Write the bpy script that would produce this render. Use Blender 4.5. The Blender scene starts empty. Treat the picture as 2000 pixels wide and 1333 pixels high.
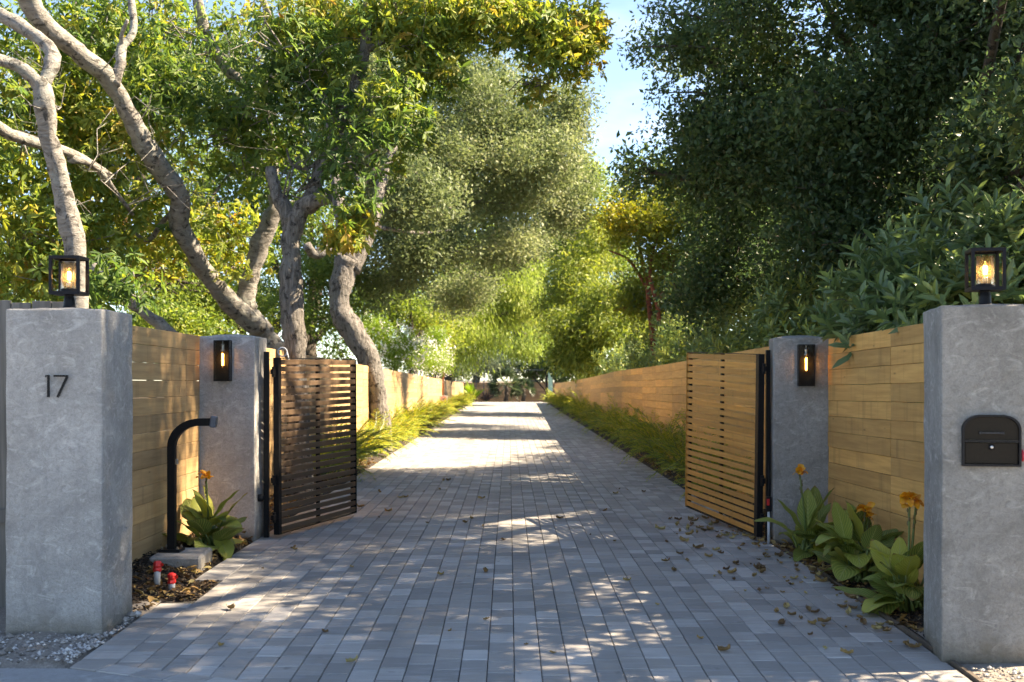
import bpy, bmesh, math, numpy as np
from mathutils import Vector, Matrix

R = math.radians
scene = bpy.context.scene
C = scene.collection
rng = np.random.default_rng(17)

# ------------------------------------------------------------------ camera, sky, sun, exposure
EYE, F, HX, HY = 1.55, 2300.0, 994.0, 741.0
cam = bpy.data.cameras.new('camera')
cam.sensor_width = 36.0
cam.lens = F / 2000 * 36
cam.shift_y = (HY - 666.5) / 2000
cam.clip_end = 2000
cam.clip_start = 0.05
cam.dof.use_dof = True
cam.dof.focus_distance = 10.0
cam.dof.aperture_fstop = 3.2
camo = bpy.data.objects.new('camera', cam)
camo.location = (0, 0, EYE)
camo.rotation_euler = (R(90), 0, -6.0 / F)
C.objects.link(camo)
scene.camera = camo

SUN_EL, SUN_AZ = 45.0, 84.0          # azimuth clockwise from +Y
world = bpy.data.worlds.new('World')
scene.world = world
world.use_nodes = True
wn = world.node_tree
sky = wn.nodes.new('ShaderNodeTexSky')
sky.sky_type = 'NISHITA'
sky.sun_disc = False
sky.sun_elevation = R(SUN_EL)
sky.sun_rotation = R(SUN_AZ)
sky.air_density = 1.0
sky.dust_density = 0.0
sky.ozone_density = 6.0
sky.altitude = 3000
# thin high cloud wisps over the whole sky
tcw = wn.nodes.new('ShaderNodeTexCoord')
mpw = wn.nodes.new('ShaderNodeMapping'); mpw.inputs['Scale'].default_value = (3, 3, 9)
nzw = wn.nodes.new('ShaderNodeTexNoise'); nzw.inputs['Scale'].default_value = 2.2; nzw.inputs['Detail'].default_value = 6
rpw = wn.nodes.new('ShaderNodeValToRGB')
rpw.color_ramp.elements[0].position = 0.52; rpw.color_ramp.elements[0].color = (0, 0, 0, 1)
rpw.color_ramp.elements[1].position = 0.80; rpw.color_ramp.elements[1].color = (.22, .22, .22, 1)
mxw = wn.nodes.new('ShaderNodeMixRGB'); mxw.inputs[2].default_value = (5.0, 5.6, 6.4, 1)
wn.links.new(tcw.outputs['Generated'], mpw.inputs[0]); wn.links.new(mpw.outputs[0], nzw.inputs[0])
wn.links.new(nzw.outputs[0], rpw.inputs[0]); wn.links.new(rpw.outputs[0], mxw.inputs[0])
wn.links.new(sky.outputs[0], mxw.inputs[1])
wn.links.new(mxw.outputs[0], wn.nodes['Background'].inputs[0])
wn.nodes['Background'].inputs[1].default_value = 0.066

sd = bpy.data.lights.new('sun', 'SUN')
sd.energy = 3.0
sd.angle = R(0.53)
sd.color = (1.0, 0.95, 0.88)
suno = bpy.data.objects.new('sun', sd)
_az, _el = R(SUN_AZ), R(SUN_EL)
SUNDIR = Vector((math.sin(_az) * math.cos(_el), math.cos(_az) * math.cos(_el), math.sin(_el)))
suno.rotation_euler = SUNDIR.to_track_quat('Z', 'Y').to_euler()
suno.location = SUNDIR * 60
C.objects.link(suno)

vs = scene.view_settings
vs.view_transform = 'Standard'
vs.look = 'None'
vs.gamma = 1
vs.use_curve_mapping = False
vs.exposure = 2.95
vs.use_white_balance = True          # camera white balance set for open shade
vs.white_balance_temperature = 9200
vs.white_balance_tint = 12
cy = scene.cycles
cy.use_denoising = True
cy.max_bounces = 7
cy.diffuse_bounces = 4
cy.glossy_bounces = 3
cy.transmission_bounces = 6
cy.transparent_max_bounces = 8
cy.use_adaptive_sampling = True
cy.adaptive_threshold = 0.02
cy.sample_clamp_indirect = 6
cy.caustics_reflective = False
cy.caustics_refractive = False

# ------------------------------------------------------------------ helpers
def at(px, py, y):
    """world point at depth y that the photograph shows at pixel px, py"""
    return Vector(((px - HX) / F * y, y, EYE + (HY - py) / F * y))

def gz(y):
    """driveway surface height: a slight dip at the street end"""
    t = min(max((10.0 - y) / 3.8, 0), 1.4)
    return -0.06 * t * t * (1.5 - 0.5 * min(t, 1))

class MB:
    def __init__(s):
        s.v, s.f = [], []
    def add(s, vs, fs):
        b = len(s.v)
        s.v += [tuple(v) for v in vs]
        s.f += [tuple(i + b for i in f) for f in fs]
    def box(s, c, d, rot=None, ch=0.0):
        """box centred at c with size d; ch = chamfer"""
        hx, hy, hz = d[0] / 2, d[1] / 2, d[2] / 2
        if ch <= 0:
            vs = [(x, y, z) for x in (-hx, hx) for y in (-hy, hy) for z in (-hz, hz)]
            fs = [(0, 1, 3, 2), (4, 6, 7, 5), (0, 4, 5, 1), (2, 3, 7, 6), (0, 2, 6, 4), (1, 5, 7, 3)]
        else:
            bm = bmesh.new()
            bmesh.ops.create_cube(bm, size=1)
            for v in bm.verts:
                v.co = Vector((v.co.x * 2 * hx, v.co.y * 2 * hy, v.co.z * 2 * hz))
            bmesh.ops.bevel(bm, geom=bm.edges[:], offset=ch, segments=1, affect='EDGES')
            bm.verts.index_update()
            vs = [tuple(v.co) for v in bm.verts]
            fs = [tuple(v.index for v in f.verts) for f in bm.faces]
            bm.free()
        c = Vector(c)
        if rot is not None:
            vs = [rot @ Vector(v) + c for v in vs]
        else:
            vs = [Vector(v) + c for v in vs]
        s.add(vs, fs)
        return s
    def tube(s, pts, rad, n=8, cap=True, wob=0.0, seed=0):
        pts = [Vector(p) for p in pts]
        k = len(pts)
        if not hasattr(rad, '__len__'):
            rad = [rad] * k
        up = None
        rings = []
        r_ = np.random.default_rng(seed + 5)
        for i in range(k):
            t = (pts[min(i + 1, k - 1)] - pts[max(i - 1, 0)])
            t = t.normalized() if t.length > 1e-9 else Vector((0, 0, 1))
            if up is None:
                a = Vector((0, 1, 0)) if abs(t.y) < .9 else Vector((1, 0, 0))
                up = (a - t * a.dot(t)).normalized()
            else:
                up = (up - t * up.dot(t)).normalized()
            sd_ = t.cross(up)
            ring = []
            for j in range(n):
                q = 2 * math.pi * j / n
                rr = rad[i] * (1 + (wob * (r_.random() - .5) * 2 if wob else 0))
                ring.append(pts[i] + (up * math.cos(q) + sd_ * math.sin(q)) * rr)
            rings.append(ring)
        vs = [v for r in rings for v in r]
        fs = []
        for i in range(k - 1):
            for j in range(n):
                a, b = i * n + j, i * n + (j + 1) % n
                fs.append((a, b, b + n, a + n))
        if cap:
            fs.append(tuple(range(n - 1, -1, -1)))
            fs.append(tuple((k - 1) * n + j for j in range(n)))
        s.add(vs, fs)
        return s
    def lathe(s, prof, c=(0, 0, 0), n=20, cap=True):
        k = len(prof)
        vs = []
        for r, z in prof:
            for j in range(n):
                q = 2 * math.pi * j / n
                vs.append((c[0] + r * math.cos(q), c[1] + r * math.sin(q), c[2] + z))
        fs = []
        for i in range(k - 1):
            for j in range(n):
                a, b = i * n + j, i * n + (j + 1) % n
                fs.append((a, b, b + n, a + n))
        if cap:
            fs.append(tuple(range(n - 1, -1, -1)))
            fs.append(tuple((k - 1) * n + j for j in range(n)))
        s.add(vs, fs)
        return s
    def mesh(s, name, mat, smooth=False):
        me = bpy.data.meshes.new(name)
        me.from_pydata(s.v, [], s.f)
        me.materials.append(mat)
        if smooth:
            me.polygons.foreach_set('use_smooth', [True] * len(me.polygons))
        me.update()
        return me
    def build(s, name, mat, parent=None, smooth=False):
        return put(name, s.mesh(name, mat, smooth), parent)

def put(name, me, parent=None, loc=None, rot=None):
    o = bpy.data.objects.new(name, me)
    C.objects.link(o)
    if parent is not None:
        o.parent = parent
    if loc is not None:
        o.location = loc
    if rot is not None:
        o.rotation_euler = rot
    return o

def tag(o, label, cat, group=None):
    o['label'] = label
    o['category'] = cat
    if group:
        o['group'] = group
    return o

def thing(name, label, cat, loc=(0, 0, 0), rot=(0, 0, 0), group=None):
    o = bpy.data.objects.new(name, None)
    o.empty_display_size = 0.1
    C.objects.link(o)
    o.location = loc
    o.rotation_euler = rot
    return tag(o, label, cat, group)

def struct(o, label=None):
    o['kind'] = 'structure'
    if label:
        o['label'] = label
    return o

def stuff(o, label=None, cat=None):
    o['kind'] = 'stuff'
    if label:
        o['label'] = label
    if cat:
        o['category'] = cat
    return o

def dup(root, loc, rot, label=None, name=None):
    r = root.copy()
    if name:
        r.name = name
    C.objects.link(r)
    r.location = loc
    r.rotation_euler = rot
    if label:
        r['label'] = label
    for ch in list(root.children):
        c = ch.copy(); C.objects.link(c); c.parent = r
        for g in list(ch.children):
            d = g.copy(); C.objects.link(d); d.parent = c
    return r

def np_mesh(name, V, faces_per, FV, mat, tint=None, uv=None, smooth=False):
    """V (n,3); FV (m,k) constant-size faces"""
    me = bpy.data.meshes.new(name)
    m, k = FV.shape
    me.vertices.add(len(V))
    me.vertices.foreach_set('co', np.ascontiguousarray(V, np.float32).ravel())
    me.loops.add(m * k)
    me.loops.foreach_set('vertex_index', np.ascontiguousarray(FV, np.int32).ravel())
    me.polygons.add(m)
    me.polygons.foreach_set('loop_start', np.arange(0, m * k, k, dtype=np.int32))
    me.polygons.foreach_set('loop_total', np.full(m, k, np.int32))
    if smooth:
        me.polygons.foreach_set('use_smooth', np.ones(m, bool))
    if tint is not None:
        a = me.attributes.new('tint', 'FLOAT', 'FACE')
        a.data.foreach_set('value', np.ascontiguousarray(tint, np.float32))
    me.materials.append(mat)
    me.update(calc_edges=True)
    return me

# ------------------------------------------------------------------ materials
class NB:
    def __init__(s, name):
        s.m = bpy.data.materials.new(name)
        s.m.use_nodes = True
        s.t = s.m.node_tree
        s.p = s.t.nodes['Principled BSDF']
    def n(s, kind, **kw):
        nd = s.t.nodes.new('ShaderNode' + kind)
        for k, v in kw.items():
            if k in nd.inputs:
                nd.inputs[k].default_value = v
            else:
                setattr(nd, k, v)
        return nd
    def l(s, a, b):
        s.t.links.new(a, b)
    def noise(s, scale, detail=4, rough=.5, vec=None, dist=0):
        nd = s.n('TexNoise', Scale=scale, Detail=detail, Roughness=rough, Distortion=dist)
        if vec is not None:
            s.l(vec, nd.inputs['Vector'])
        return nd.outputs[0]
    def coord(s, kind='Object', scale=(1, 1, 1), loc=None):
        tc = s.n('TexCoord')
        mp = s.n('Mapping')
        mp.inputs['Scale'].default_value = scale
        s.l(tc.outputs[kind], mp.inputs[0])
        if loc is not None:
            s.l(loc, mp.inputs['Location'])
        return mp.outputs[0]
    def wpos(s, scale=(1, 1, 1)):
        g = s.n('NewGeometry')
        mp = s.n('Mapping')
        mp.inputs['Scale'].default_value = scale
        s.l(g.outputs['Position'], mp.inputs[0])
        return mp.outputs[0]
    def ramp(s, fac, stops, interp='LINEAR'):
        r = s.n('ValToRGB')
        cr = r.color_ramp
        cr.interpolation = interp
        while len(cr.elements) < len(stops):
            cr.elements.new(.5)
        for e, (p, c) in zip(cr.elements, stops):
            e.position = p
            e.color = (*c, 1) if len(c) == 3 else c
        s.l(fac, r.inputs[0])
        return r.outputs[0]
    def mix(s, fac, a, b, mode='MIX'):
        m = s.n('MixRGB', blend_type=mode)
        for sock, v in ((m.inputs[0], fac), (m.inputs[1], a), (m.inputs[2], b)):
            if isinstance(v, (int, float)):
                sock.default_value = v
            elif isinstance(v, tuple):
                sock.default_value = (*v, 1) if len(v) == 3 else v
            else:
                s.l(v, sock)
        return m.outputs[0]
    def math(s, op, a, b=0.0):
        m = s.n('Math', operation=op)
        for sock, v in ((m.inputs[0], a), (m.inputs[1], b)):
            if isinstance(v, (int, float)):
                sock.default_value = v
            else:
                s.l(v, sock)
        return m.outputs[0]
    def bump(s, h, strength=.3, dist=.01):
        b = s.n('Bump', Strength=strength, Distance=dist)
        s.l(h, b.inputs['Height'])
        s.l(b.outputs[0], s.p.inputs['Normal'])
    def col(s, c):
        if isinstance(c, tuple):
            s.p.inputs['Base Color'].default_value = (*c, 1)
        else:
            s.l(c, s.p.inputs['Base Color'])
    def rough(s, v):
        if isinstance(v, (int, float)):
            s.p.inputs['Roughness'].default_value = v
        else:
            s.l(v, s.p.inputs['Roughness'])

def simple(name, col, rough=.6, metal=0.0, var=.15, scale=20, bump=.1):
    b = NB(name)
    nz = b.noise(scale, 5, .6, b.coord())
    b.col(b.ramp(nz, [(.25, tuple(c * (1 - var) for c in col)), (.75, tuple(min(1, c * (1 + var)) for c in col))]))
    b.rough(rough)
    b.p.inputs['Metallic'].default_value = metal
    if max(col) < .05:
        b.p.inputs['Specular IOR Level'].default_value = .18
    if bump:
        b.bump(nz, bump, .004)
    return b.m

def mat_concrete(name, a, bcol, warm):
    b = NB(name)
    v = b.coord()
    big = b.noise(2.2, 7, .62, v, .6)
    col = b.ramp(big, [(.32, a), (.5, tuple((x + y) / 2 for x, y in zip(a, bcol))), (.68, bcol)])
    vs_ = b.coord(scale=(9, 9, .7))
    streak = b.noise(1.6, 5, .6, vs_)
    col = b.mix(b.ramp(streak, [(.46, (0, 0, 0)), (.74, (.5, .5, .5))]), col, tuple(x * .55 for x in bcol))
    patch = b.noise(1.1, 4, .7, b.coord(scale=(1.3, 1.3, .8)), 1.2)
    col = b.mix(b.ramp(patch, [(.55, (0, 0, 0)), (.72, (.55, .55, .55))]), col, warm)
    fine = b.noise(160, 3, .7, v)
    col = b.mix(b.ramp(fine, [(.3, (.32, .32, .32)), (.6, (0, 0, 0))]), col, tuple(x * .45 for x in a))
    trow = b.noise(14, 6, .7, v, 1.5)
    col = b.mix(b.ramp(trow, [(.60, (0, 0, 0)), (.78, (.4, .4, .4))]), col, tuple(x * .5 for x in a))
    mid = b.noise(36, 5, .7, v, .8)
    col = b.mix(b.ramp(mid, [(.34, (.42, .42, .42)), (.56, (0, 0, 0))]), col, tuple(x * .6 for x in a))
    pale = b.noise(5.5, 6, .7, b.coord(scale=(1, 1, 1.7)), 2.0)
    col = b.mix(b.ramp(pale, [(.54, (0, 0, 0)), (.70, (.5, .5, .5))]), col, tuple(min(1, x * 1.35) for x in bcol))
    # splash dirt near the foot, with a ragged edge
    sep = b.n('SeparateXYZ'); b.l(b.coord(), sep.inputs[0])
    foot = b.math('ADD', sep.outputs[2], b.math('MULTIPLY', big, .5))
    col = b.mix(b.ramp(foot, [(.24, (.5, .5, .5)), (.46, (0, 0, 0))]), col, tuple(x * .62 for x in warm))
    b.col(col)
    b.rough(.9)
    b.bump(b.math('ADD', b.math('ADD', trow, b.math('MULTIPLY', mid, .8)), b.math('MULTIPLY', fine, .35)), .7, .016)
    return b.m

M = {}
M['conc_l'] = mat_concrete('plaster_cool', (.27, .264, .254), (.49, .483, .47), (.36, .335, .285))
M['conc_r'] = mat_concrete('plaster_warm', (.20, .19, .174), (.40, .385, .36), (.28, .23, .155))
M['pad'] = mat_concrete('rough_concrete', (.25, .24, .225), (.40, .39, .37), (.30, .27, .22))
M['black'] = simple('black_metal', (.009, .009, .010), .48, .0, .3, 30, .05)
M['lantern'] = simple('lantern_black_paint', (.006, .007, .011), .5, .0, .25, 30, .03)
M['bronze'] = simple('mailbox_bronze', (.017, .0125, .008), .55, .0, .25, 60, .08)
M['trimgrey'] = simple('mailbox_trim', (.012, .012, .014), .45, .0, .3, 40, .05)
M['steel'] = simple('steel', (.5, .5, .5), .3, 1.0, .1, 30, 0)
M['red'] = simple('red_tape', (.60, .02, .02), .45, 0, .2, 25, .25)
M['redflag'] = simple('red_flag_paint', (.45, .015, .03), .4, 0, .1, 25, 0)
M['pvc'] = simple('grey_pvc', (.42, .45, .48), .45, 0, .1, 20, .03)
M['edging'] = simple('edging_board', (.10, .075, .055), .8, 0, .3, 12, .2)
M['sidewalk'] = mat_concrete('sidewalk_concrete', (.34, .35, .36), (.46, .47, .48), (.38, .37, .35))
M['dgreen'] = simple('green_mesh', (.02, .07, .07), .6, 0, .2, 10, 0)
M['wire'] = simple('wire_metal', (.10, .11, .12), .5, .5, .1, 10, 0)
M['orangepost'] = simple('redwood_post', (.30, .12, .045), .75, 0, .25, 9, .1)

def mat_wood(name, dark, light, grain_axis=1, knots=True, rough=.72, stain=.5):
    """boards: grain along local axis, tone by object"""
    b = NB(name)
    oi = b.n('ObjectInfo')
    off = b.n('VectorMath', operation='SCALE')
    off.inputs['Scale'].default_value = 37.0
    cmb = b.n('CombineXYZ')
    b.l(oi.outputs['Random'], cmb.inputs[0]); b.l(oi.outputs['Random'], cmb.inputs[1]); b.l(oi.outputs['Random'], cmb.inputs[2])
    b.l(cmb.outputs[0], off.inputs[0])
    sc = [26, 26, 26]; sc[grain_axis] = 1.3
    v = b.coord(scale=tuple(sc), loc=off.outputs[0])
    g1 = b.noise(1.0, 6, .6, v, .35)
    sc2 = [5, 5, 5]; sc2[grain_axis] = .9
    g2 = b.noise(1.0, 4, .6, b.coord(scale=tuple(sc2), loc=off.outputs[0]), .8)
    col = b.ramp(g1, [(.28, dark), (.62, light)])
    col = b.mix(b.ramp(g2, [(.40, (0, 0, 0)), (.75, (.4, .4, .4))]), col, tuple(x * .75 for x in dark))
    # vertical mill / weather streaks across the grain
    sc3 = [9, 9, .6]; sc3[grain_axis] = 9
    g3 = b.noise(1.0, 3, .55, b.coord(scale=(9, 9, .6), loc=off.outputs[0]))
    col = b.mix(b.ramp(g3, [(.55, (0, 0, 0)), (.78, (stain, stain, stain))]), col, tuple(x * .55 for x in dark))
    if knots:
        vo = b.n('TexVoronoi', Scale=1.0)
        sc4 = [9, 9, 9]; sc4[grain_axis] = 2.3
        b.l(b.coord(scale=tuple(sc4), loc=off.outputs[0]), vo.inputs['Vector'])
        col = b.mix(b.ramp(vo.outputs['Distance'], [(.03, (.7, .7, .7)), (.09, (0, 0, 0))]), col, tuple(x * .35 for x in dark))
    tone = b.ramp(oi.outputs['Random'], [(0, (.74, .74, .76)), (.5, (1, 1, 1)), (1, (1.18, 1.14, 1.08))])
    b.col(b.mix(1.0, col, tone, 'MULTIPLY'))
    b.rough(rough)
    b.bump(g1, .25, .004)
    return b.m

M['fence_l'] = mat_wood('cedar_fence_tan', (.38, .23, .105), (.54, .35, .17))
M['fence_r'] = mat_wood('cedar_fence_golden', (.48, .24, .066), (.66, .365, .115))
M['fence_b'] = mat_wood('cedar_fence_brown', (.25, .145, .07), (.40, .25, .13))
M['slat_l'] = mat_wood('dark_brown_slat', (.075, .046, .028), (.135, .088, .055), 0, False, .5, .3)  # base colour a much darker brown than the other gate's slats
M['slat_r'] = mat_wood('golden_slat', (.42, .18, .034), (.60, .29, .07), 0, False, .5, .6)
M['greyfence'] = mat_wood('weathered_grey_wood', (.085, .082, .077), (.17, .165, .155), 2, True, .85, .5)

def mat_paver(name, attr):
    b = NB(name)
    if attr:
        a = b.n('Attribute'); a.attribute_name = 'tint'
        rnd = a.outputs['Fac']
    else:
        rnd = b.n('ObjectInfo').outputs['Random']
    base = b.ramp(rnd, [(0, (.22, .21, .197)), (.2, (.265, .253, .238)), (.42, (.325, .312, .293)), (.6, (.32, .294, .266)), (.78, (.385, .37, .348)), (1, (.48, .462, .436))])
    pos = b.wpos((2.2, 34, 4))
    st = b.noise(1.0, 4, .6, pos, .3)
    col = b.mix(b.ramp(st, [(.42, (0, 0, 0)), (.70, (.45, .45, .45))]), base, (.22, .21, .197))
    st2 = b.noise(1.0, 3, .6, b.wpos((5, 20, 4)), .3)
    col = b.mix(b.ramp(st2, [(.55, (0, 0, 0)), (.75, (.45, .45, .45))]), col, (.42, .42, .43))
    fine = b.noise(260, 3, .7, b.wpos())
    col = b.mix(b.ramp(fine, [(.32, (.35, .35, .35)), (.5, (0, 0, 0))]), col, (.09, .09, .095))
    dirt = b.noise(.9, 5, .6, b.wpos(), .5)
    col = b.mix(b.ramp(dirt, [(.50, (0, 0, 0)), (.72, (.45, .45, .45))]), col, (.25, .215, .18))
    trk = b.noise(1.0, 4, .6, b.wpos((1.6, .12, 1)), .2)
    col = b.mix(b.ramp(trk, [(.50, (0, 0, 0)), (.66, (.32, .32, .32))]), col, (.12, .113, .105))
    spots = b.noise(7, 3, .5, b.wpos(), .4)
    col = b.mix(b.ramp(spots, [(.66, (0, 0, 0)), (.73, (.5, .5, .5))]), col, (.10, .09, .08))
    b.col(col)
    b.rough(b.ramp(fine, [(.3, (.62, .62, .62)), (.7, (.82, .82, .82))]))
    b.bump(b.math('ADD', fine, st), .25, .004)
    return b.m

M['paver'] = mat_paver('concrete_paver', False)
M['paver_far'] = mat_paver('concrete_paver_far', True)

def mat_joint():
    b = NB('joint_sand')
    n_ = b.noise(90, 4, .7, b.wpos())
    b.col(b.ramp(n_, [(.3, (.02, .021, .02)), (.7, (.065, .06, .052))]))
    b.rough(.95)
    return b.m
M['joint'] = mat_joint()

def mat_ground(name, stops, scale=30, bump=.5, bd=.03):
    b = NB(name)
    n1 = b.noise(scale, 7, .72, b.wpos(), .3)
    n2 = b.noise(scale * .09, 4, .6, b.wpos())
    c = b.ramp(n1, stops)
    c = b.mix(b.ramp(n2, [(.4, (0, 0, 0)), (.7, (.5, .5, .5))]), c, stops[0][1])
    b.col(c)
    b.rough(.95)
    b.bump(n1, bump, bd)
    return b.m
M['mulch'] = mat_ground('dark_mulch', [(.3, (.014, .011, .009)), (.55, (.045, .033, .024)), (.72, (.11, .078, .05))], 45)
M['soil'] = mat_ground('soil_and_litter', [(.3, (.06, .045, .03)), (.55, (.13, .095, .06)), (.75, (.24, .18, .11))], 18)
M['dirt'] = mat_ground('gravelly_dirt', [(.3, (.15, .13, .11)), (.55, (.27, .24, .21)), (.75, (.46, .43, .39))], 60)

def mat_attr(name, stops, rough=.8, trans=0.0, spec=.3, wobble=None):
    """leaf / chip material driven by the per-face 'tint' value"""
    b = NB(name)
    a = b.n('Attribute'); a.attribute_name = 'tint'
    col = b.ramp(a.outputs['Fac'], stops)
    b.col(col)
    b.rough(rough)
    b.p.inputs['Specular IOR Level'].default_value = spec
    if trans > 0:
        tr = b.n('BsdfTranslucent')
        hs = b.n('HueSaturation', Saturation=1.15, Value=1.25)
        hs.inputs['Hue'].default_value = .492
        b.l(col, hs.inputs['Color'])
        b.l(hs.outputs[0], tr.inputs[0])
        mx = b.n('MixShader'); mx.inputs[0].default_value = trans
        b.l(b.p.outputs[0], mx.inputs[1]); b.l(tr.outputs[0], mx.inputs[2])
        b.l(mx.outputs[0], b.t.nodes['Material Output'].inputs[0])
    return b.m

GREEN = [(0, (.055, .105, .035)), (.2, (.095, .175, .052)), (.4, (.175, .25, .06)), (.6, (.30, .34, .075)), (.8, (.44, .36, .095)), (.94, (.43, .245, .075)), (1, (.32, .155, .055))]
M['lf_buck'] = mat_attr('buckeye_leaf', GREEN, .5, .5, .25)
M['lf_oak'] = mat_attr('oak_leaf', [(0, (.09, .125, .06)), (.4, (.15, .20, .09)), (.7, (.225, .27, .125)), (1, (.33, .35, .22))], .5, .4, .3)
M['lf_back'] = mat_attr('tree_leaf_green', [(0, (.07, .12, .035)), (.4, (.13, .21, .055)), (.7, (.23, .31, .07)), (1, (.36, .36, .09))], .45, .48, .4)
M['lf_dark'] = mat_attr('dark_evergreen_leaf', [(0, (.04, .075, .035)), (.45, (.068, .122, .05)), (.75, (.12, .175, .058)), (1, (.27, .29, .075))], .42, .42, .4)
M['lf_conifer'] = mat_attr('conifer_leaf', [(0, (.02, .045, .022)), (.5, (.035, .07, .035)), (1, (.07, .12, .045))], .55, .2, .3)
M['lf_pepper'] = mat_attr('drooping_yellow_green_leaf', [(0, (.12, .19, .05)), (.5, (.23, .32, .08)), (1, (.38, .43, .14))], .5, .5, .3)
M['lf_bright'] = mat_attr('bright_green_leaf', [(0, (.10, .18, .03)), (.5, (.20, .31, .06)), (1, (.34, .43, .11))], .5, .45, .3)
M['lf_locust'] = mat_attr('feathery_tree_leaf', [(0, (.09, .14, .03)), (.4, (.17, .23, .05)), (.75, (.29, .34, .08)), (1, (.42, .44, .13))], .5, .45, .3)
M['lf_madrone'] = mat_attr('madrone_leaf', [(0, (.10, .16, .035)), (.5, (.24, .28, .055)), (.85, (.42, .38, .07)), (1, (.42, .22, .06))], .4, .45, .4)
M['lf_laurel'] = mat_attr('laurel_leaf', [(0, (.085, .145, .06)), (.5, (.145, .22, .09)), (.85, (.22, .30, .10)), (1, (.33, .38, .10))], .38, .35, .5)
M['lf_silver'] = mat_attr('silvery_leaf', [(0, (.14, .19, .12)), (1, (.30, .36, .22))], .6, .3, .3)
M['petal_w'] = mat_attr('white_petal', [(0, (.75, .74, .70)), (1, (.85, .85, .82))], .6, .3, .2)
M['lf_frond'] = mat_attr('feathery_frond', [(0, (.12, .19, .035)), (.4, (.23, .31, .05)), (.75, (.40, .42, .07)), (1, (.52, .44, .10))], .5, .45, .3)
M['lf_palm'] = mat_attr('fan_palm_leaf', [(0, (.03, .055, .03)), (.6, (.07, .11, .055)), (1, (.22, .24, .10))], .45, .2, .4)
M['lf_purple'] = mat_attr('purple_strap_leaf', [(0, (.02, .02, .025)), (1, (.06, .045, .05))], .45, .1, .4)
M['chips'] = mat_attr('mulch_chip', [(0, (.015, .012, .010)), (.6, (.05, .034, .024)), (.85, (.14, .09, .05)), (1, (.34, .24, .13))], .9)
M['litter'] = mat_attr('dry_leaf', [(0, (.10, .06, .03)), (.5, (.22, .135, .055)), (.85, (.36, .25, .10)), (1, (.42, .36, .17))], .75, .15, .2)
M['stone'] = mat_attr('gravel_stone', [(0, (.13, .115, .10)), (.6, (.30, .28, .26)), (1, (.55, .54, .52))], .9)

def mat_dry():
    b = NB('fallen_dry_leaf')
    r_ = b.n('ObjectInfo').outputs['Random']
    c = b.ramp(r_, [(0, (.13, .07, .03)), (.4, (.24, .145, .055)), (.75, (.36, .23, .08)), (1, (.40, .33, .14))])
    n_ = b.noise(60, 4, .6, b.coord())
    b.col(b.mix(b.ramp(n_, [(.4, (0, 0, 0)), (.7, (.6, .6, .6))]), c, (.09, .05, .025)))
    b.rough(.75)
    return b.m
M['dry'] = mat_dry()

def mat_bark(name, stops, scale=(9, 9, 3), lichen=None, bump=.6, bd=.03):
    b = NB(name)
    v = b.wpos(scale)
    n1 = b.noise(1.4, 7, .68, v, .6)
    c = b.ramp(n1, stops)
    n2 = b.noise(1.7, 4, .6, b.wpos((1, 1, 1)), 1.0)
    if lichen:
        c = b.mix(b.ramp(n2, [(.50, (0, 0, 0)), (.62, (.75, .75, .75))]), c, lichen)
    n3 = b.noise(11, 5, .65, b.wpos(), .5)
    c = b.mix(b.ramp(n3, [(.55, (0, 0, 0)), (.63, (.9, .9, .9))]), c, tuple(x * .35 for x in stops[0][1]))
    b.col(c)
    b.rough(.88)
    b.bump(b.math('ADD', n1, b.math('MULTIPLY', n3, .6)), bump, bd)
    return b.m
M['bark_pale'] = mat_bark('pale_smooth_bark', [(.30, (.10, .09, .078)), (.5, (.225, .21, .19)), (.72, (.34, .325, .30))], (5, 5, 11), (.25, .26, .235), .9, .04)
M['bark_rough'] = mat_bark('rough_grey_bark', [(.36, (.06, .053, .046)), (.5, (.16, .145, .128)), (.66, (.29, .27, .245))], (15, 15, 3.0), (.20, .195, .18), 1.0, .07)
M['bark_oak'] = mat_bark('oak_bark', [(.36, (.06, .053, .046)), (.5, (.16, .145, .13)), (.66, (.28, .26, .24))], (13, 13, 3.2), (.19, .185, .17), 1.0, .07)
M['bark_red'] = mat_bark('red_smooth_bark', [(.3, (.10, .028, .018)), (.6, (.20, .065, .04)), (.8, (.30, .13, .09))], (3, 3, 1.5), None, .3, .02)
M['bark_dark'] = mat_bark('dark_bark', [(.3, (.035, .028, .022)), (.6, (.085, .07, .055)), (.8, (.16, .13, .11))], (10, 10, 3), None, .8, .04)
M['stem'] = simple('green_stem', (.10, .15, .04), .5, 0, .2, 20, 0)
M['bud'] = simple('flower_bud', (.13, .11, .05), .6, 0, .3, 40, 0)

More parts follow.
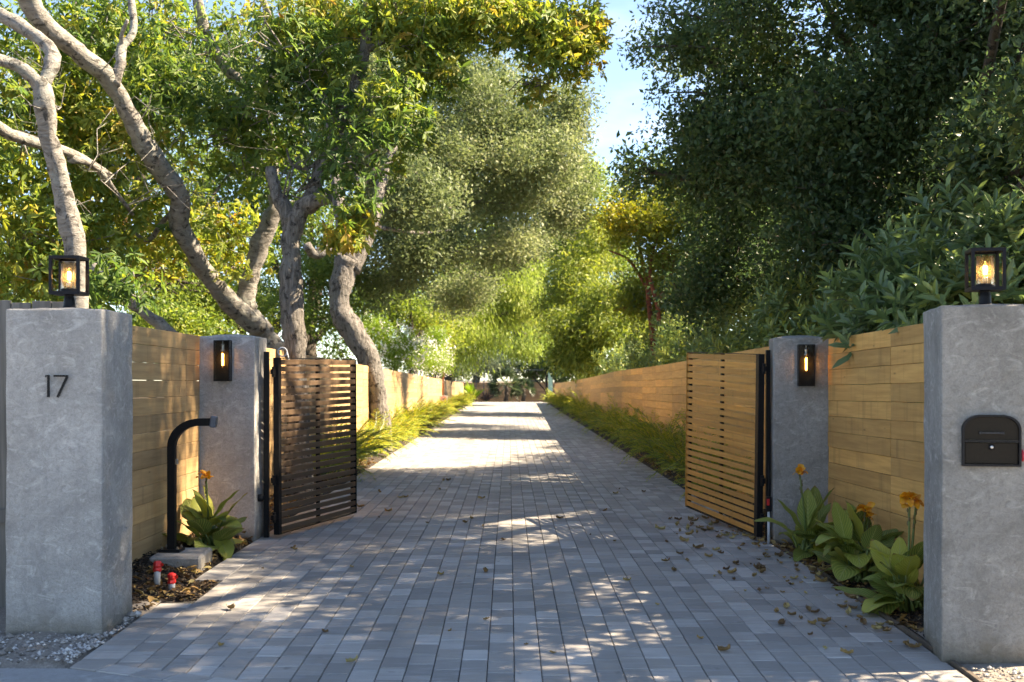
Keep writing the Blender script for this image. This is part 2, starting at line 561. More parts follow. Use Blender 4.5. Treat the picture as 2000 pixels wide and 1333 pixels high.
def mat_canna():
    b = NB('striped_canna_leaf')
    uv = b.n('UVMap')
    sep = b.n('SeparateXYZ'); b.l(uv.outputs[0], sep.inputs[0])
    u, v = sep.outputs[0], sep.outputs[1]          # u along, v across -1..1 mapped 0..1
    av = b.math('ABSOLUTE', b.math('SUBTRACT', v, .5))
    ph = b.math('SUBTRACT', b.math('MULTIPLY', u, 62.0), b.math('MULTIPLY', av, 52.0))
    w = b.math('ADD', b.math('MULTIPLY', b.math('SINE', ph), .5), .5)
    w = b.math('POWER', w, 3.0)
    oi = b.n('ObjectInfo').outputs['Random']
    base = b.ramp(oi, [(0, (.10, .165, .04)), (.4, (.18, .25, .045)), (.75, (.32, .36, .055)), (1, (.42, .43, .07))])
    c = b.mix(b.math('MULTIPLY', w, .55), base, (.48, .47, .12))
    rib = b.ramp(av, [(.012, (1, 1, 1)), (.035, (0, 0, 0))])
    c = b.mix(rib, c, (.33, .36, .12))
    nz = b.noise(26, 4, .6, b.coord())
    tipf = b.math('ADD', b.math('MAXIMUM', b.math('MULTIPLY', u, 1.0), b.math('MULTIPLY', av, 1.95)), b.math('MULTIPLY', nz, .10))
    c = b.mix(b.ramp(tipf, [(.985, (0, 0, 0)), (1.0, (.75, .75, .75))]), c, (.24, .15, .06))
    b.col(c)
    b.rough(.55)
    b.bump(w, .5, .008)
    tr = b.n('BsdfTranslucent'); b.l(c, tr.inputs[0])
    mx = b.n('MixShader'); mx.inputs[0].default_value = .35
    b.l(b.p.outputs[0], mx.inputs[1]); b.l(tr.outputs[0], mx.inputs[2])
    b.l(mx.outputs[0], b.t.nodes['Material Output'].inputs[0])
    return b.m
M['canna'] = mat_canna()

def mat_petal():
    b = NB('canna_petal')
    n_ = b.noise(18, 4, .6, b.coord())
    c = b.ramp(n_, [(.3, (.75, .22, .02)), (.6, (.85, .42, .03)), (.8, (.9, .58, .08))])
    b.col(c); b.rough(.5)
    tr = b.n('BsdfTranslucent'); b.l(c, tr.inputs[0])
    mx = b.n('MixShader'); mx.inputs[0].default_value = .35
    b.l(b.p.outputs[0], mx.inputs[1]); b.l(tr.outputs[0], mx.inputs[2])
    b.l(mx.outputs[0], b.t.nodes['Material Output'].inputs[0])
    return b.m
M['petal'] = mat_petal()

def mat_glass(name, tint, rough, seeded):
    b = NB(name)
    t = b.t
    gl = b.n('BsdfGlossy', Roughness=rough); gl.inputs[0].default_value = (.9, .9, .9, 1)
    tp = b.n('BsdfTransparent'); tp.inputs[0].default_value = (*tint, 1)
    lw = b.n('LayerWeight', Blend=.25)
    mx = b.n('MixShader')
    if seeded:
        vo = b.noise(70, 3, .6, b.coord())
        df = b.n('BsdfTranslucent'); df.inputs[0].default_value = (.8, .76, .66, 1)
        m2 = b.n('MixShader')
        b.l(b.ramp(vo, [(.4, (.05, .05, .05)), (.75, (.22, .22, .22))]), m2.inputs[0])
        b.l(tp.outputs[0], m2.inputs[1]); b.l(df.outputs[0], m2.inputs[2])
        src = m2.outputs[0]
        bp = b.n('Bump', Strength=.5, Distance=.003); b.l(vo, bp.inputs['Height']); b.l(bp.outputs[0], gl.inputs['Normal'])
    else:
        src = tp.outputs[0]
    b.l(b.math('MULTIPLY', lw.outputs['Fresnel'], .8), mx.inputs[0])
    b.l(src, mx.inputs[1]); b.l(gl.outputs[0], mx.inputs[2])
    b.l(mx.outputs[0], t.nodes['Material Output'].inputs[0])
    return b.m
M['seeded'] = mat_glass('seeded_glass', (.92, .90, .84), .12, True)
M['smoke'] = mat_glass('sconce_glass', (.88, .87, .84), .05, False)

def mat_emit(name, col, st):
    b = NB(name)
    e = b.n('Emission', Strength=st); e.inputs[0].default_value = (*col, 1)
    b.l(e.outputs[0], b.t.nodes['Material Output'].inputs[0])
    return b.m
M['filament'] = mat_emit('glowing_filament', (1.0, .66, .30), 19)
M['filament_s'] = mat_emit('glowing_filament_sconce', (1.0, .50, .12), 10)
M['bulb'] = mat_glass('bulb_glass', (1.0, .9, .72), .03, False)

# ------------------------------------------------------------------ ground
def grid_sheet(name, xs, ys, zf, mat):
    V = np.array([(x, y, zf(x, y)) for y in ys for x in xs])
    nx, ny = len(xs), len(ys)
    I = np.arange(nx * ny).reshape(ny, nx)
    FV = np.stack([I[:-1, :-1], I[:-1, 1:], I[1:, 1:], I[1:, :-1]], -1).reshape(-1, 4)
    return put(name, np_mesh(name, V, 1, FV, mat, smooth=True))

mb = MB()
mb.add([(-600, -600, -.22), (600, -600, -.22), (600, 900, -.22), (-600, 900, -.22)], [(0, 1, 2, 3)])
struct(mb.build('ground', M['soil']), 'brown soil and leaf litter under the trees')
# yards behind the fences, at road level
mb = MB()
for sx in (-1, 1):
    x0, x1 = (3.0 * sx, 60 * sx)
    a = min(x0, x1); b_ = max(x0, x1)
    mb.add([(a, 8.2, -.03), (b_, 8.2, -.03), (b_, 140, -.03), (a, 140, -.03)], [(0, 1, 2, 3)])
struct(mb.build('garden_ground', M['soil']), 'leaf-strewn garden soil beyond the fences')

PX0, PX1 = 0.03 - 0.1495 * 15, 0.03 + 0.1495 * 15
BW = 0.229
EDL, EDR = PX0 - BW, PX1 + .2
NOTCH = (EDL, PX0, 8.35, 9.05)
Y_END = 80.0
def front_y(x):
    return 6.55 - (x + 2.44) * 0.42
# sub-base that shows in the joints
ys = list(np.arange(3.0, 12, .5)) + [12, 20, 40, 60, Y_END]
drive = grid_sheet('driveway', [EDL + .01, PX0 + .01, 0, EDR - .01], ys, lambda x, y: gz(y) - .011, M['joint'])
struct(drive, 'paver driveway running straight between two board fences')
# cut the notch out of the sub-base: mulch sheet covers it (raised there)

def clip_poly(poly, keep):
    out = []
    n = len(poly)
    for i in range(n):
        a, b_ = poly[i], poly[(i + 1) % n]
        da, db = keep(a), keep(b_)
        if da >= 0:
            out.append(a)
        if (da >= 0) != (db >= 0):
            t = da / (da - db)
            out.append((a[0] + (b_[0] - a[0]) * t, a[1] + (b_[1] - a[1]) * t))
    return out

_bn = math.hypot(1, .42)
_bx, _by = 1 / _bn, -.42 / _bn        # along the front edge
_nx, _ny = .42 / _bn, 1 / _bn          # away from the street
def keepf(p, off):
    return (p[0] + 2.44) * _nx + (p[1] - 6.55) * _ny - off

polys = []      # (poly, )
G = .0022
LP = .2275
for c in range(30):
    x0, x1 = PX0 + c * .1495, PX0 + (c + 1) * .1495
    y = 4.2 + rng.random() * LP
    while y < Y_END:
        q = [(x0 + G, y + G * 1.25), (x1 - G, y + G * 1.25), (x1 - G, y + LP - G * 1.25), (x0 + G, y + LP - G * 1.25)]
        q = clip_poly(q, lambda p: keepf(p, BW * .66))
        if len(q) >= 3:
            polys.append(q)
        y += LP
for x0, x1 in ((EDL, PX0), (PX1, EDR)):
    y = 4.2
    while y < Y_END:
        q = [(x0 + G, y + G * .8), (x1 - G, y + G * .8), (x1 - G, y + .1495 - G * .8), (x0 + G, y + .1495 - G * .8)]
        inn = x0 == EDL and NOTCH[2] - .08 < y + .07 < NOTCH[3] + .02
        if not inn:
            q = clip_poly(q, lambda p: keepf(p, BW * .66))
            if len(q) >= 3:
                polys.append(q)
        y += .1495
# border course along the street edge
s_ = -.05
while s_ < 5.6:
    L_ = LP
    o_ = (-2.44 + _bx * s_, 6.55 + _by * s_)
    q = []
    for a, d in ((G, G), (L_ - G, G), (L_ - G, BW * .66 - G), (G, BW * .66 - G)):
        q.append((o_[0] + _bx * a + _nx * d, o_[1] + _by * a + _ny * d))
    q = clip_poly(q, lambda p: p[0] - EDL)
    q = clip_poly(q, lambda p: EDR - p[0]) if len(q) >= 3 else []
    if len(q) >= 3:
        polys.append(q)
    s_ += L_

def paver_geom(q, z, tilt, thick=.05, ch=.0045):
    """chamfered slab from polygon q (list of xy) around its centre"""
    n = len(q)
    cx = sum(p[0] for p in q) / n; cyy = sum(p[1] for p in q) / n
    def zz(p):
        return z + tilt[0] * (p[0] - cx) + tilt[1] * (p[1] - cyy)
    inn = []
    for p in q:
        dx, dy = cx - p[0], cyy - p[1]
        d = math.hypot(dx, dy) + 1e-9
        k = min(.4, ch * 1.4 / d)
        inn.append((p[0] + dx * k, p[1] + dy * k))
    vs = [(*p, zz(p)) for p in inn] + [(*p, zz(p) - ch) for p in q] + [(*p, zz(p) - thick) for p in q]
    fs = [tuple(range(n))]
    for i in range(n):
        j = (i + 1) % n
        fs.append((i, n + i, n + j, j))
        fs.append((n + i, 2 * n + i, 2 * n + j, n + j))
    return vs, fs, (cx, cyy)

def vis_rank(q):
    cx = sum(p[0] for p in q) / len(q); cyy = sum(p[1] for p in q) / len(q)
    px, py = HX + cx / cyy * F, HY + (EYE - gz(cyy)) / cyy * F
    area = abs(sum(q[i][0] * q[(i + 1) % len(q)][1] - q[(i + 1) % len(q)][0] * q[i][1] for i in range(len(q)))) / 2
    if py > 1338 or px < 0 or px > 2000:
        return -1
    return area / cyy ** 3
order = sorted(range(len(polys)), key=lambda i: -vis_rank(polys[i]))
near_ids = set(order[:300])
std = {}
FV_, VV_, TT_, base_i = [], [], [], 0
mbf = MB(); tint_f = []
for i, q in enumerate(polys):
    cy_ = sum(p[1] for p in q) / len(q)
    z = gz(cy_) + rng.normal() * .0009
    slope = (gz(cy_ + .1) - gz(cy_ - .1)) / .2
    tilt = (rng.normal() * .003, slope + rng.normal() * .003)
    if i in near_ids:
        vs_, fs_, (cx, cyy) = paver_geom(q, 0, (0, 0))
        key = tuple(round(a - b_, 4) for p in q for a, b_ in zip(p, (cx, cyy)))
        if key not in std:
            m_ = MB(); m_.add([(v[0] - cx, v[1] - cyy, v[2]) for v in vs_], fs_)
            std[key] = m_.mesh('paver', M['paver'])
        put('paver', std[key], drive, (cx, cyy, z), (tilt[1], -tilt[0], 0))
    else:
        vs_, fs_, _ = paver_geom(q, z, tilt)
        mbf.add(vs_, fs_)
        tint_f += [rng.random()] * len(fs_)
me = mbf.mesh('paver_field', M['paver_far'])
a_ = me.attributes.new('tint', 'FLOAT', 'FACE'); a_.data.foreach_set('value', np.array(tint_f, np.float32))
stuff(put('paver_field', me, drive))

# concrete sidewalk in front of the pavers, and the street verge
mb = MB()
p0, p1 = (-2.44 - _bx * 9, 6.55 - _by * 9), (-2.44 + _bx * 12, 6.55 + _by * 12)
zf = gz(6.5) - .004
mb.add([(-9, 6.60, zf), (-2.46, 6.548, zf), (EDR, front_y(EDR) - .004, zf - .02), (9, front_y(EDR) - .3, zf - .02),
        (9, -12, zf - .05), (-9, -12, zf - .05)], [(5, 4, 3, 2, 1, 0)])
struct(mb.build('sidewalk', M['sidewalk']), 'pale grey concrete sidewalk in front of the pavers')

# verge of gravelly dirt round the front pillars
def zverge(x, y):
    return gz(max(y, 6.6)) + .012 + .012 * math.sin(x * 7 + y * 3) + .008 * math.sin(x * 17 - y * 13)
xs = np.linspace(-7, EDL - .004, 60); ys = np.linspace(6.4, 8.3, 24)
struct(grid_sheet('gravel_verge', xs, ys, lambda x, y: (zverge(x, y) - (.03 if x > EDL - .05 else 0) - max(0, 6.66 - y) * .45), M['dirt']), 'gravelly bare dirt at the foot of the pillar with number 17')
xs = np.linspace(EDR + .055, 7, 50); ys = np.linspace(4.6, 8.0, 26)
struct(grid_sheet('gravel_verge', xs, ys, lambda x, y: gz(y) + .0 + .012 * math.sin(x * 9 + y * 4), M['dirt']), 'dirt verge at the foot of the mailbox pillar')

# planting beds
def zbed_l(x, y):
    w = min(max((-2.455 - x) / .45, 0), 1)
    k = min(max((y - 7.7) / 1.2, 0), 1)
    base = gz(y) - .012
    if x > PX0 - .03:
        base -= .006
    if NOTCH[2] - .02 < y < NOTCH[3] + .02:
        return base + .004 + .02 * w + .008 * math.sin(x * 31 + y * 17) + .10 * w * k
    if x > -2.47:
        return base - .05
    return base + .012 + .10 * w * k + .010 * math.sin(x * 23 + y * 19) * w + .012 * math.sin(x * 11 - y * 7) * w
ysb = np.concatenate([np.arange(7.7, 14, .055), np.arange(14, 30, .4), np.arange(30, 82, 2)])
xsb = np.concatenate([np.linspace(-3.02, -2.46, 14), np.linspace(-2.445, PX0, 6)])
bed_l = struct(grid_sheet('planting_bed', xsb, ysb, zbed_l, M['mulch']), 'dark mulch bed between the pavers and the fence, number 17 side')
def zbed_r(x, y):
    w = min(max((x - EDR - .03) / .4, 0), 1)
    return gz(y) - .015 + .05 * w + .010 * math.sin(x * 23 + y * 19) * w + .012 * math.sin(x * 11 - y * 7) * w
xsb = np.linspace(EDR + .004, 3.03, 16)
ysb = np.concatenate([np.arange(7.0, 14, .055), np.arange(14, 30, .4), np.arange(30, 82, 2)])
bed_r = struct(grid_sheet('planting_bed', xsb, ysb, zbed_r, M['mulch']), 'dark mulch bed between the pavers and the fence, mailbox side')

# ------------------------------------------------------------------ scatter meshes
def leaf_arrays(P, D, N, L, W, fold=.12, droop=.12, six=False):
    """build leaf faces; P base, D axis, N normal"""
    D = D / (np.linalg.norm(D, axis=1, keepdims=True) + 1e-9)
    S = np.cross(N, D); S /= (np.linalg.norm(S, axis=1, keepdims=True) + 1e-9)
    N = np.cross(D, S)
    n = len(P)
    L = L[:, None]; W = W[:, None]
    if not six:
        a = P
        b_ = P + D * L * .48 + S * W * .5 + N * W * fold
        c = P + D * L - N * L * droop
        d = P + D * L * .48 - S * W * .5 + N * W * fold
        V = np.stack([a, b_, c, d], 1).reshape(-1, 3)
        i = np.arange(n)[:, None] * 4
        FV = np.concatenate([i + np.array([[0, 1, 2]]), i + np.array([[0, 2, 3]])], 1).reshape(-1, 3)
        return V, FV, 2
    a = P
    b1 = P + D * L * .32 + S * W * .40 + N * W * fold
    c1 = P + D * L * .68 + S * W * .45 + N * (W * fold - L * droop * .4)
    e = P + D * L - N * L * droop
    c2 = P + D * L * .68 - S * W * .45 + N * (W * fold - L * droop * .4)
    b2 = P + D * L * .32 - S * W * .40 + N * W * fold
    V = np.stack([a, b1, c1, e, c2, b2], 1).reshape(-1, 3)
    i = np.arange(n)[:, None] * 6
    FV = np.concatenate([i + np.array([[0, 1, 2]]), i + np.array([[0, 2, 3]]), i + np.array([[0, 3, 4]]), i + np.array([[0, 4, 5]])], 1).reshape(-1, 3)
    return V, FV, 4

def rvec(r_, n):
    v = r_.normal(size=(n, 3))
    return v / np.linalg.norm(v, axis=1, keepdims=True)

def scatter_flat(name, pts, size, mat, parent=None, seed=0, aspect=.4, lift=.25, tint_pow=1.0, six=False):
    r_ = np.random.default_rng(seed)
    n = len(pts)
    ang = r_.random(n) * 2 * math.pi
    D = np.stack([np.cos(ang), np.sin(ang), r_.normal(size=n) * lift], 1)
    N = np.stack([r_.normal(size=n) * .35, r_.normal(size=n) * .35, np.ones(n)], 1)
    L = size * (.5 + r_.random(n))
    V, FV, k = leaf_arrays(pts, D, N, L, L * aspect * (.6 + .8 * r_.random(n)), .25, r_.random((n, 1)) * .2, six)
    t = np.repeat(r_.random(n) ** tint_pow, k)
    return put(name, np_mesh(name, V, k, FV, mat, t), parent)

def bed_points(n, x0, x1, y0, y1, zf, seed, up=.004):
    r_ = np.random.default_rng(seed)
    x = x0 + (x1 - x0) * r_.random(n); y = y0 + (y1 - y0) * r_.random(n)
    return np.array([(a, b_, zf(a, b_) + up + .012 * r_.random()) for a, b_ in zip(x, y)])

pl = bed_points(5200, -2.97, -2.47, 7.75, 11.4, zbed_l, 1)
pl2 = bed_points(900, -2.44, PX0 - .02, NOTCH[2], NOTCH[3], zbed_l, 2)
stuff(scatter_flat('mulch_chips', np.vstack([pl, pl2]), .035, M['chips'], bed_l, 3, .35, .35, 1.3))
pr = bed_points(5200, 2.51, 2.97, 7.1, 11.2, zbed_r, 4)
stuff(scatter_flat('mulch_chips', pr, .035, M['chips'], bed_r, 5, .35, .35, 1.5))
r_ = np.random.default_rng(9)
pts = []
for _ in range(330):
    y = 7.3 + 4.6 * r_.random(); x = EDR + abs(r_.normal()) * .10
    pts.append((x, y, zbed_r(max(x, EDR + .03), y) + .012 + .02 * r_.random()))
for _ in range(260):
    y = 9.1 + 2.6 * r_.random(); x = -2.46 - abs(r_.normal()) * .12
    pts.append((x, y, zbed_l(x, y) + .012 + .02 * r_.random()))
for _ in range(160):
    y = 8.0 + 1.1 * r_.random(); x = -2.9 + .65 * r_.random()
    pts.append((x, y, zbed_l(x, y) + .012))
for _ in range(900):
    y = 11.8 + 10 * r_.random(); x = -2.9 + .42 * r_.random()
    pts.append((x, y, zbed_l(x, y) + .015 + .03 * r_.random()))
for _ in range(700):
    y = 11.5 + 12 * r_.random(); x = 2.52 + .42 * r_.random()
    pts.append((x, y, zbed_r(x, y) + .015 + .03 * r_.random()))
o = scatter_flat('leaf_litter', np.array(pts), .06, M['litter'], None, 11, .55, .4, .9, True)
stuff(o, 'dry brown leaf litter on the mulch beds', 'leaf litter')
# stones on the verge
r_ = np.random.default_rng(21)
mb = MB(); tn = []
for _ in range(1500):
    if r_.random() < .55:
        x = EDL - .01 - abs(r_.normal()) * .10; y = 6.6 + 1.25 * r_.random()
    else:
        x = -3.6 + 1.1 * r_.random(); y = 6.6 + .7 * r_.random()
    s = .006 + .012 * r_.random() ** 2
    if r_.random() < .04:
        s *= 2.2
    z = zverge(x, y) + s * .3
    p = [(x + s * a * (.7 + .6 * r_.random()), y + s * b_ * (.7 + .6 * r_.random()), z + s * .7 * c_) for a, b_, c_ in ((1, 0, 0), (-1, 0, 0), (0, 1, 0), (0, -1, 0), (0, 0, 1), (0, 0, -1))]
    mb.add(p, [(0, 2, 4), (2, 1, 4), (1, 3, 4), (3, 0, 4), (2, 0, 5), (1, 2, 5), (3, 1, 5), (0, 3, 5)])
    tn += [r_.random()] * 8
for _ in range(900):
    x = EDR + .08 + 1.0 * r_.random(); y = 4.9 + 1.6 * r_.random()
    s = .006 + .012 * r_.random() ** 2
    z = gz(y) + s * .5 + .006
    p = [(x + s * a, y + s * b_, z + s * .7 * c_) for a, b_, c_ in ((1, 0, 0), (-1, 0, 0), (0, 1, 0), (0, -1, 0), (0, 0, 1), (0, 0, -1))]
    mb.add(p, [(0, 2, 4), (2, 1, 4), (1, 3, 4), (3, 0, 4), (2, 0, 5), (1, 2, 5), (3, 1, 5), (0, 3, 5)])
    tn += [r_.random()] * 8
me = mb.mesh('gravel', M['stone']); a_ = me.attributes.new('tint', 'FLOAT', 'FACE'); a_.data.foreach_set('value', np.array(tn, np.float32))
stuff(put('gravel', me), 'loose pale gravel at the edge of the pavers', 'gravel')
# garden edging strip
mb = MB()
pts = [(EDR + .022 + .006 * math.sin(y * 2.1), y, gz(y) + .005) for y in np.arange(4.6, 12.4, .35)]
for a, b_ in zip(pts[:-1], pts[1:]):
    a, b_ = Vector(a), Vector(b_)
    mb.add([a + Vector((-.012, 0, -.06)), a + Vector((.012, 0, -.06)), a + Vector((.012, 0, .012)), a + Vector((-.012, 0, .012)),
            b_ + Vector((-.012, 0, -.06)), b_ + Vector((.012, 0, -.06)), b_ + Vector((.012, 0, .012)), b_ + Vector((-.012, 0, .012))],
           [(0, 4, 7, 3), (3, 7, 6, 2), (2, 6, 5, 1)])
tag(mb.build('garden_edging', M['edging']), 'brown edging strip between the pavers and the mailbox side bed', 'edging')

# ------------------------------------------------------------------ gate pillars
def pillar(name, label, corner, wx, wy, rot, top, mat, base_z, mound=.02, seed=0):
    """corner = near inner corner; local +X along the front face to the right, +Y away"""
    r_ = np.random.default_rng(seed)
    bm = bmesh.new()
    nx, ny, nz = 14, 14, 26
    h = top - base_z
    bmesh.ops.create_cube(bm, size=1)
    for v in bm.verts:
        v.co = Vector(((v.co.x + .5) * wx, (v.co.y + .5) * wy, (v.co.z + .5) * h))
    bmesh.ops.bevel(bm, geom=[e for e in bm.edges if not all(v.co.z < .01 for v in e.verts)], offset=.012, segments=3, profile=.6, affect='EDGES')
    bmesh.ops.subdivide_edges(bm, edges=[e for e in bm.edges if e.calc_length() > .2], cuts=11, use_grid_fill=True)
    for v in bm.verts:
        x, y, z = v.co
        w = .0022 * (math.sin(x * 23 + z * 9 + seed) + math.sin(z * 17 + y * 21 + seed * 2) + math.sin(z * 41 + x * 37))
        n_ = Vector((x - wx / 2, y - wy / 2, 0))
        if n_.length > .05:
            v.co += n_.normalized() * w
        if z > h - .004:
            k = max(0, 1 - ((x - wx / 2) / (wx / 2)) ** 2) * max(0, 1 - ((y - wy / 2) / (wy / 2)) ** 2)
            v.co.z += mound * k + .002 * math.sin(x * 31 + y * 19)
        elif z < .004:
            v.co.z += .016 * math.sin(x * 13 + seed) + .010 * math.sin(x * 37 + y * 29) + .008 * r_.random()
    for f in bm.faces:
        f.smooth = True
    me = bpy.data.meshes.new(name)
    bm.to_mesh(me); bm.free()
    me.materials.append(mat)
    o = put(name, me, None, (corner[0], corner[1], base_z), (0, 0, rot))
    return tag(o, label, 'pillar')

PLF = pillar('gate_pillar', 'wide grey plaster pillar bearing the number 17', (-3.098, 7.256), .593, .593, 0, 1.982, M['conc_l'], gz(7.3) - .02, .022, 1)
PRF = pillar('gate_pillar', 'grey plaster pillar with the mailbox set into its face', (2.4446, 6.646), .62, .60, R(-10.2), 1.965, M['conc_r'], gz(6.6) - .03, .02, 2)
PLB = pillar('gate_pillar', 'grey plaster pillar with a wall light beside the dark slatted gate', (-2.972, 11.28), .54, .54, 0, 1.96, M['conc_l'], -.03, .03, 3)
PRB = pillar('gate_pillar', 'grey plaster pillar with a wall light beside the golden slatted gate', (2.488, 11.07), .512, .54, R(-8), 1.94, M['conc_r'], -.03, .03, 4)

# house number 17
hn = thing('house_number', 'black metal numerals 17 on the pillar face', 'house number', (-2.78, 7.25, 1.55 + (741 - 776) / F * 7.25))
mb = MB()
mb.box((-.0485, -.010, .068), (.011, .014, .136)); mb.add(
    [(-.054, -.017, .136), (-.054, -.003, .136), (-.066, -.003, .122), (-.066, -.017, .122), (-.066, -.017, .133), (-.066, -.003, .133)],
    [(0, 3, 2, 1), (0, 4, 3), (1, 2, 5), (0, 1, 5, 4), (4, 5, 2, 3)])
mb.build('digit', M['black'], hn)
mb = MB()
mb.box((.028, -.010, .1305), (.086, .014, .011))
a, b_ = Vector((.066, 0, .125)), Vector((.008, 0, 0))
d = (b_ - a).normalized(); s2 = Vector((d.z, 0, -d.x)) * .0058
vs_ = [a + s2, a - s2, b_ - s2, b_ + s2]
mb.add([v + Vector((0, -.017, 0)) for v in vs_] + [v + Vector((0, -.003, 0)) for v in vs_],
       [(0, 1, 2, 3), (7, 6, 5, 4), (0, 4, 5, 1), (1, 5, 6, 2), (2, 6, 7, 3), (3, 7, 4, 0)])
mb.build('digit', M['black'], hn)

# ------------------------------------------------------------------ post lanterns
def lantern(label, loc, rot):
    t = thing('post_lantern', label, 'lantern', loc, (0, 0, rot), 'lanterns on the front pillars')
    mb = MB()
    mb.lathe([(.042, 0), (.042, .008), (.036, .012), (.033, .055), (.028, .075), (.028, .085)], (0, 0, 0), 18)
    mb.build('post_cap', M['lantern'], t, False)
    w, h, b_ = .192, .245, .02
    z0 = .085
    mb = MB()
    mb.box((0, 0, z0 + .004), (w - 2 * b_ + .002, w - 2 * b_ + .002, .006))
    for sx in (-1, 1):
        mb.box((sx * (w - b_) / 2, 0, z0 + b_ / 2), (b_, w, b_ - .001))
        mb.box((0, sx * (w - b_) / 2, z0 + b_ / 2), (w - 2 * b_, b_, b_))
    mb.build('bottom_frame', M['lantern'], t)
    mb = MB()
    for sx in (-1, 1):
        mb.box((sx * (w - b_) / 2, 0, z0 + h - b_ / 2), (b_, w, b_ - .001))
        mb.box((0, sx * (w - b_) / 2, z0 + h - b_ / 2), (w - 2 * b_, b_, b_))
    mb.box((0, 0, z0 + h - .006), (w - 2 * b_ + .002, w - 2 * b_ + .002, .006))
    mb.build('top_frame', M['lantern'], t)
    for sx in (-1, 1):
        for sy in (-1, 1):
            mb = MB(); mb.box((sx * (w - b_) / 2, sy * (w - b_) / 2, z0 + h / 2), (b_ - .001, b_ - .001, h - 2 * b_))
            mb.build('upright', M['lantern'], t)
    mb = MB(); mb.lathe([(.056, 0), (.056, .016), (.052, .02)], (0, 0, z0 + .02), 24); mb.build('glass_holder', M['lantern'], t)
    g = MB(); g.lathe([(.05, .02), (.05, .185), (.047, .185), (.047, .022)], (0, 0, z0 + .02), 28, False)
    g.build('glass_shade', M['seeded'], t, True)
    s_ = MB(); s_.lathe([(.017, 0), (.017, .04), (.014, .045)], (0, 0, z0 + .036), 16); sk = s_.build('bulb_socket', M['steel'], t, True)
    bl = MB(); bl.lathe([(.012, 0), (.014, .01), (.022, .04), (.022, .07), (.012, .09), (.001, .094)], (0, 0, z0 + .082), 16, False)
    bo = bl.build('bulb', M['bulb'], t, True)
    fm = MB()
    for k in range(4):
        q = k * math.pi / 2
        fm.tube([(.0065 * math.cos(q), .0065 * math.sin(q), z0 + .098), (.0075 * math.cos(q), .0075 * math.sin(q), z0 + .148)], .0032, 6)
    fm.build('filament', M['filament'], bo)
    return t
p = at(136, 600, 7.53)
lantern('black box lantern on the pillar numbered 17', (p.x, 7.53, 2.002), R(1))
p = at(1925, 592, 6.9)
lantern('black box lantern on the mailbox pillar', (p.x, 6.9, 1.982), R(-10))

# ------------------------------------------------------------------ wall sconces
def sconce(label, loc, rot):
    t = thing('wall_light', label, 'wall light', loc, (0, 0, rot), 'wall lights on the inner pillars')
    w, h, d = .152, .39, .10
    mb = MB(); mb.box((0, -.006, 0), (w, .012, h), None, .002); mb.build('back_plate', M['black'], t)
    mb = MB()
    b_ = .009
    for sx in (-1, 1):
        mb.box((sx * (w - b_) / 2, -d + b_ / 2, 0), (b_, b_, h - 2 * b_))
        for sz in (-1, 1):
            mb.box((sx * (w - b_) / 2, -d / 2 - .006, sz * (h - b_) / 2), (b_, d - .012, b_))
    for sz in (-1, 1):
        mb.box((0, -d + b_ / 2, sz * (h - b_) / 2), (w - 2 * b_, b_, b_ - .001))
    mb.build('frame', M['black'], t)
    mb = MB(); mb.box((0, -d / 2 - .004, h / 2 - .004), (w - 2 * b_, d - .03, .004)); mb.build('top_plate', M['black'], t)
    mb = MB(); mb.box((0, -d + .004, 0), (w - 2 * b_ - .001, .003, h - 2 * b_ - .001)); mb.build('glass_pane', M['smoke'], t)
    for sx in (-1, 1):
        mb = MB(); mb.box((sx * (w / 2 - .004), -d / 2 - .003, 0), (.003, d - .03, h - 2 * b_ - .001)); mb.build('glass_pane', M['smoke'], t)
    mb = MB(); mb.lathe([(.02, 0), (.02, .02), (.013, .03), (.017, .06), (.017, .075)], (0, -d / 2, .085), 16); 
    mb.lathe([(.006, 0), (.006, .03)], (0, -d / 2, .16), 10)
    mb.build('bulb_socket', M['steel'], t, True)
    bl = MB(); bl.lathe([(.013, 0), (.018, -.02), (.019, -.12), (.012, -.145), (.001, -.152)], (0, -d / 2, .085), 16, False)
    bo = bl.build('bulb', M['bulb'], t, True)
    fm = MB()
    for k in range(4):
        q = k * math.pi / 2 + .4
        fm.tube([(.007 * math.cos(q), -d / 2 + .007 * math.sin(q), .07), (.006 * math.cos(q), -d / 2 + .006 * math.sin(q), -.045)], .0022, 5)
    fm.build('filament', M['filament_s'], bo)
    return t
sconce('black glass wall light on the pillar beside the dark gate', ((438 - HX) / F * 11.28, 11.279, EYE + (HY - 705) / F * 11.22), 0)
tt = .295
c8, s8 = math.cos(R(8)), math.sin(R(8))
sconce('black glass wall light on the pillar beside the golden gate', (2.488 + tt * c8, 11.07 - tt * s8 - .001, EYE + (HY - 714) / F * 10.98), R(-8))

# ------------------------------------------------------------------ mailbox
mbx = thing('mailbox', 'dark bronze arched mailbox with handle and lock in the pillar', 'mailbox',
            (2.4446 + .262 * math.cos(R(10.2)), 6.646 - .262 * math.sin(R(10.2)), EYE + (HY - 911) / F * 6.6), (0, 0, R(-10.2)))
def arch(w, h, r, n=10):
    pts = [(-w / 2, 0), (w / 2, 0)]
    for k in range(n + 1):
        q = math.pi / 2 * k / n
        pts.append((w / 2 - r + r * math.cos(q), h - r * .82 + r * .82 * math.sin(q)))
    for k in range(n + 1):
        q = math.pi / 2 + math.pi / 2 * k / n
        pts.append((-w / 2 + r + r * math.cos(q), h - r * .82 + r * .82 * math.sin(q)))
    return pts
def prism(mb, pts, y0, y1):
    n = len(pts)
    mb.add([(p[0], y0, p[1]) for p in pts] + [(p[0], y1, p[1]) for p in pts],
           [tuple(range(n)), tuple(range(2 * n - 1, n - 1, -1))] + [(i, n + i, n + (i + 1) % n, (i + 1) % n) for i in range(n)])
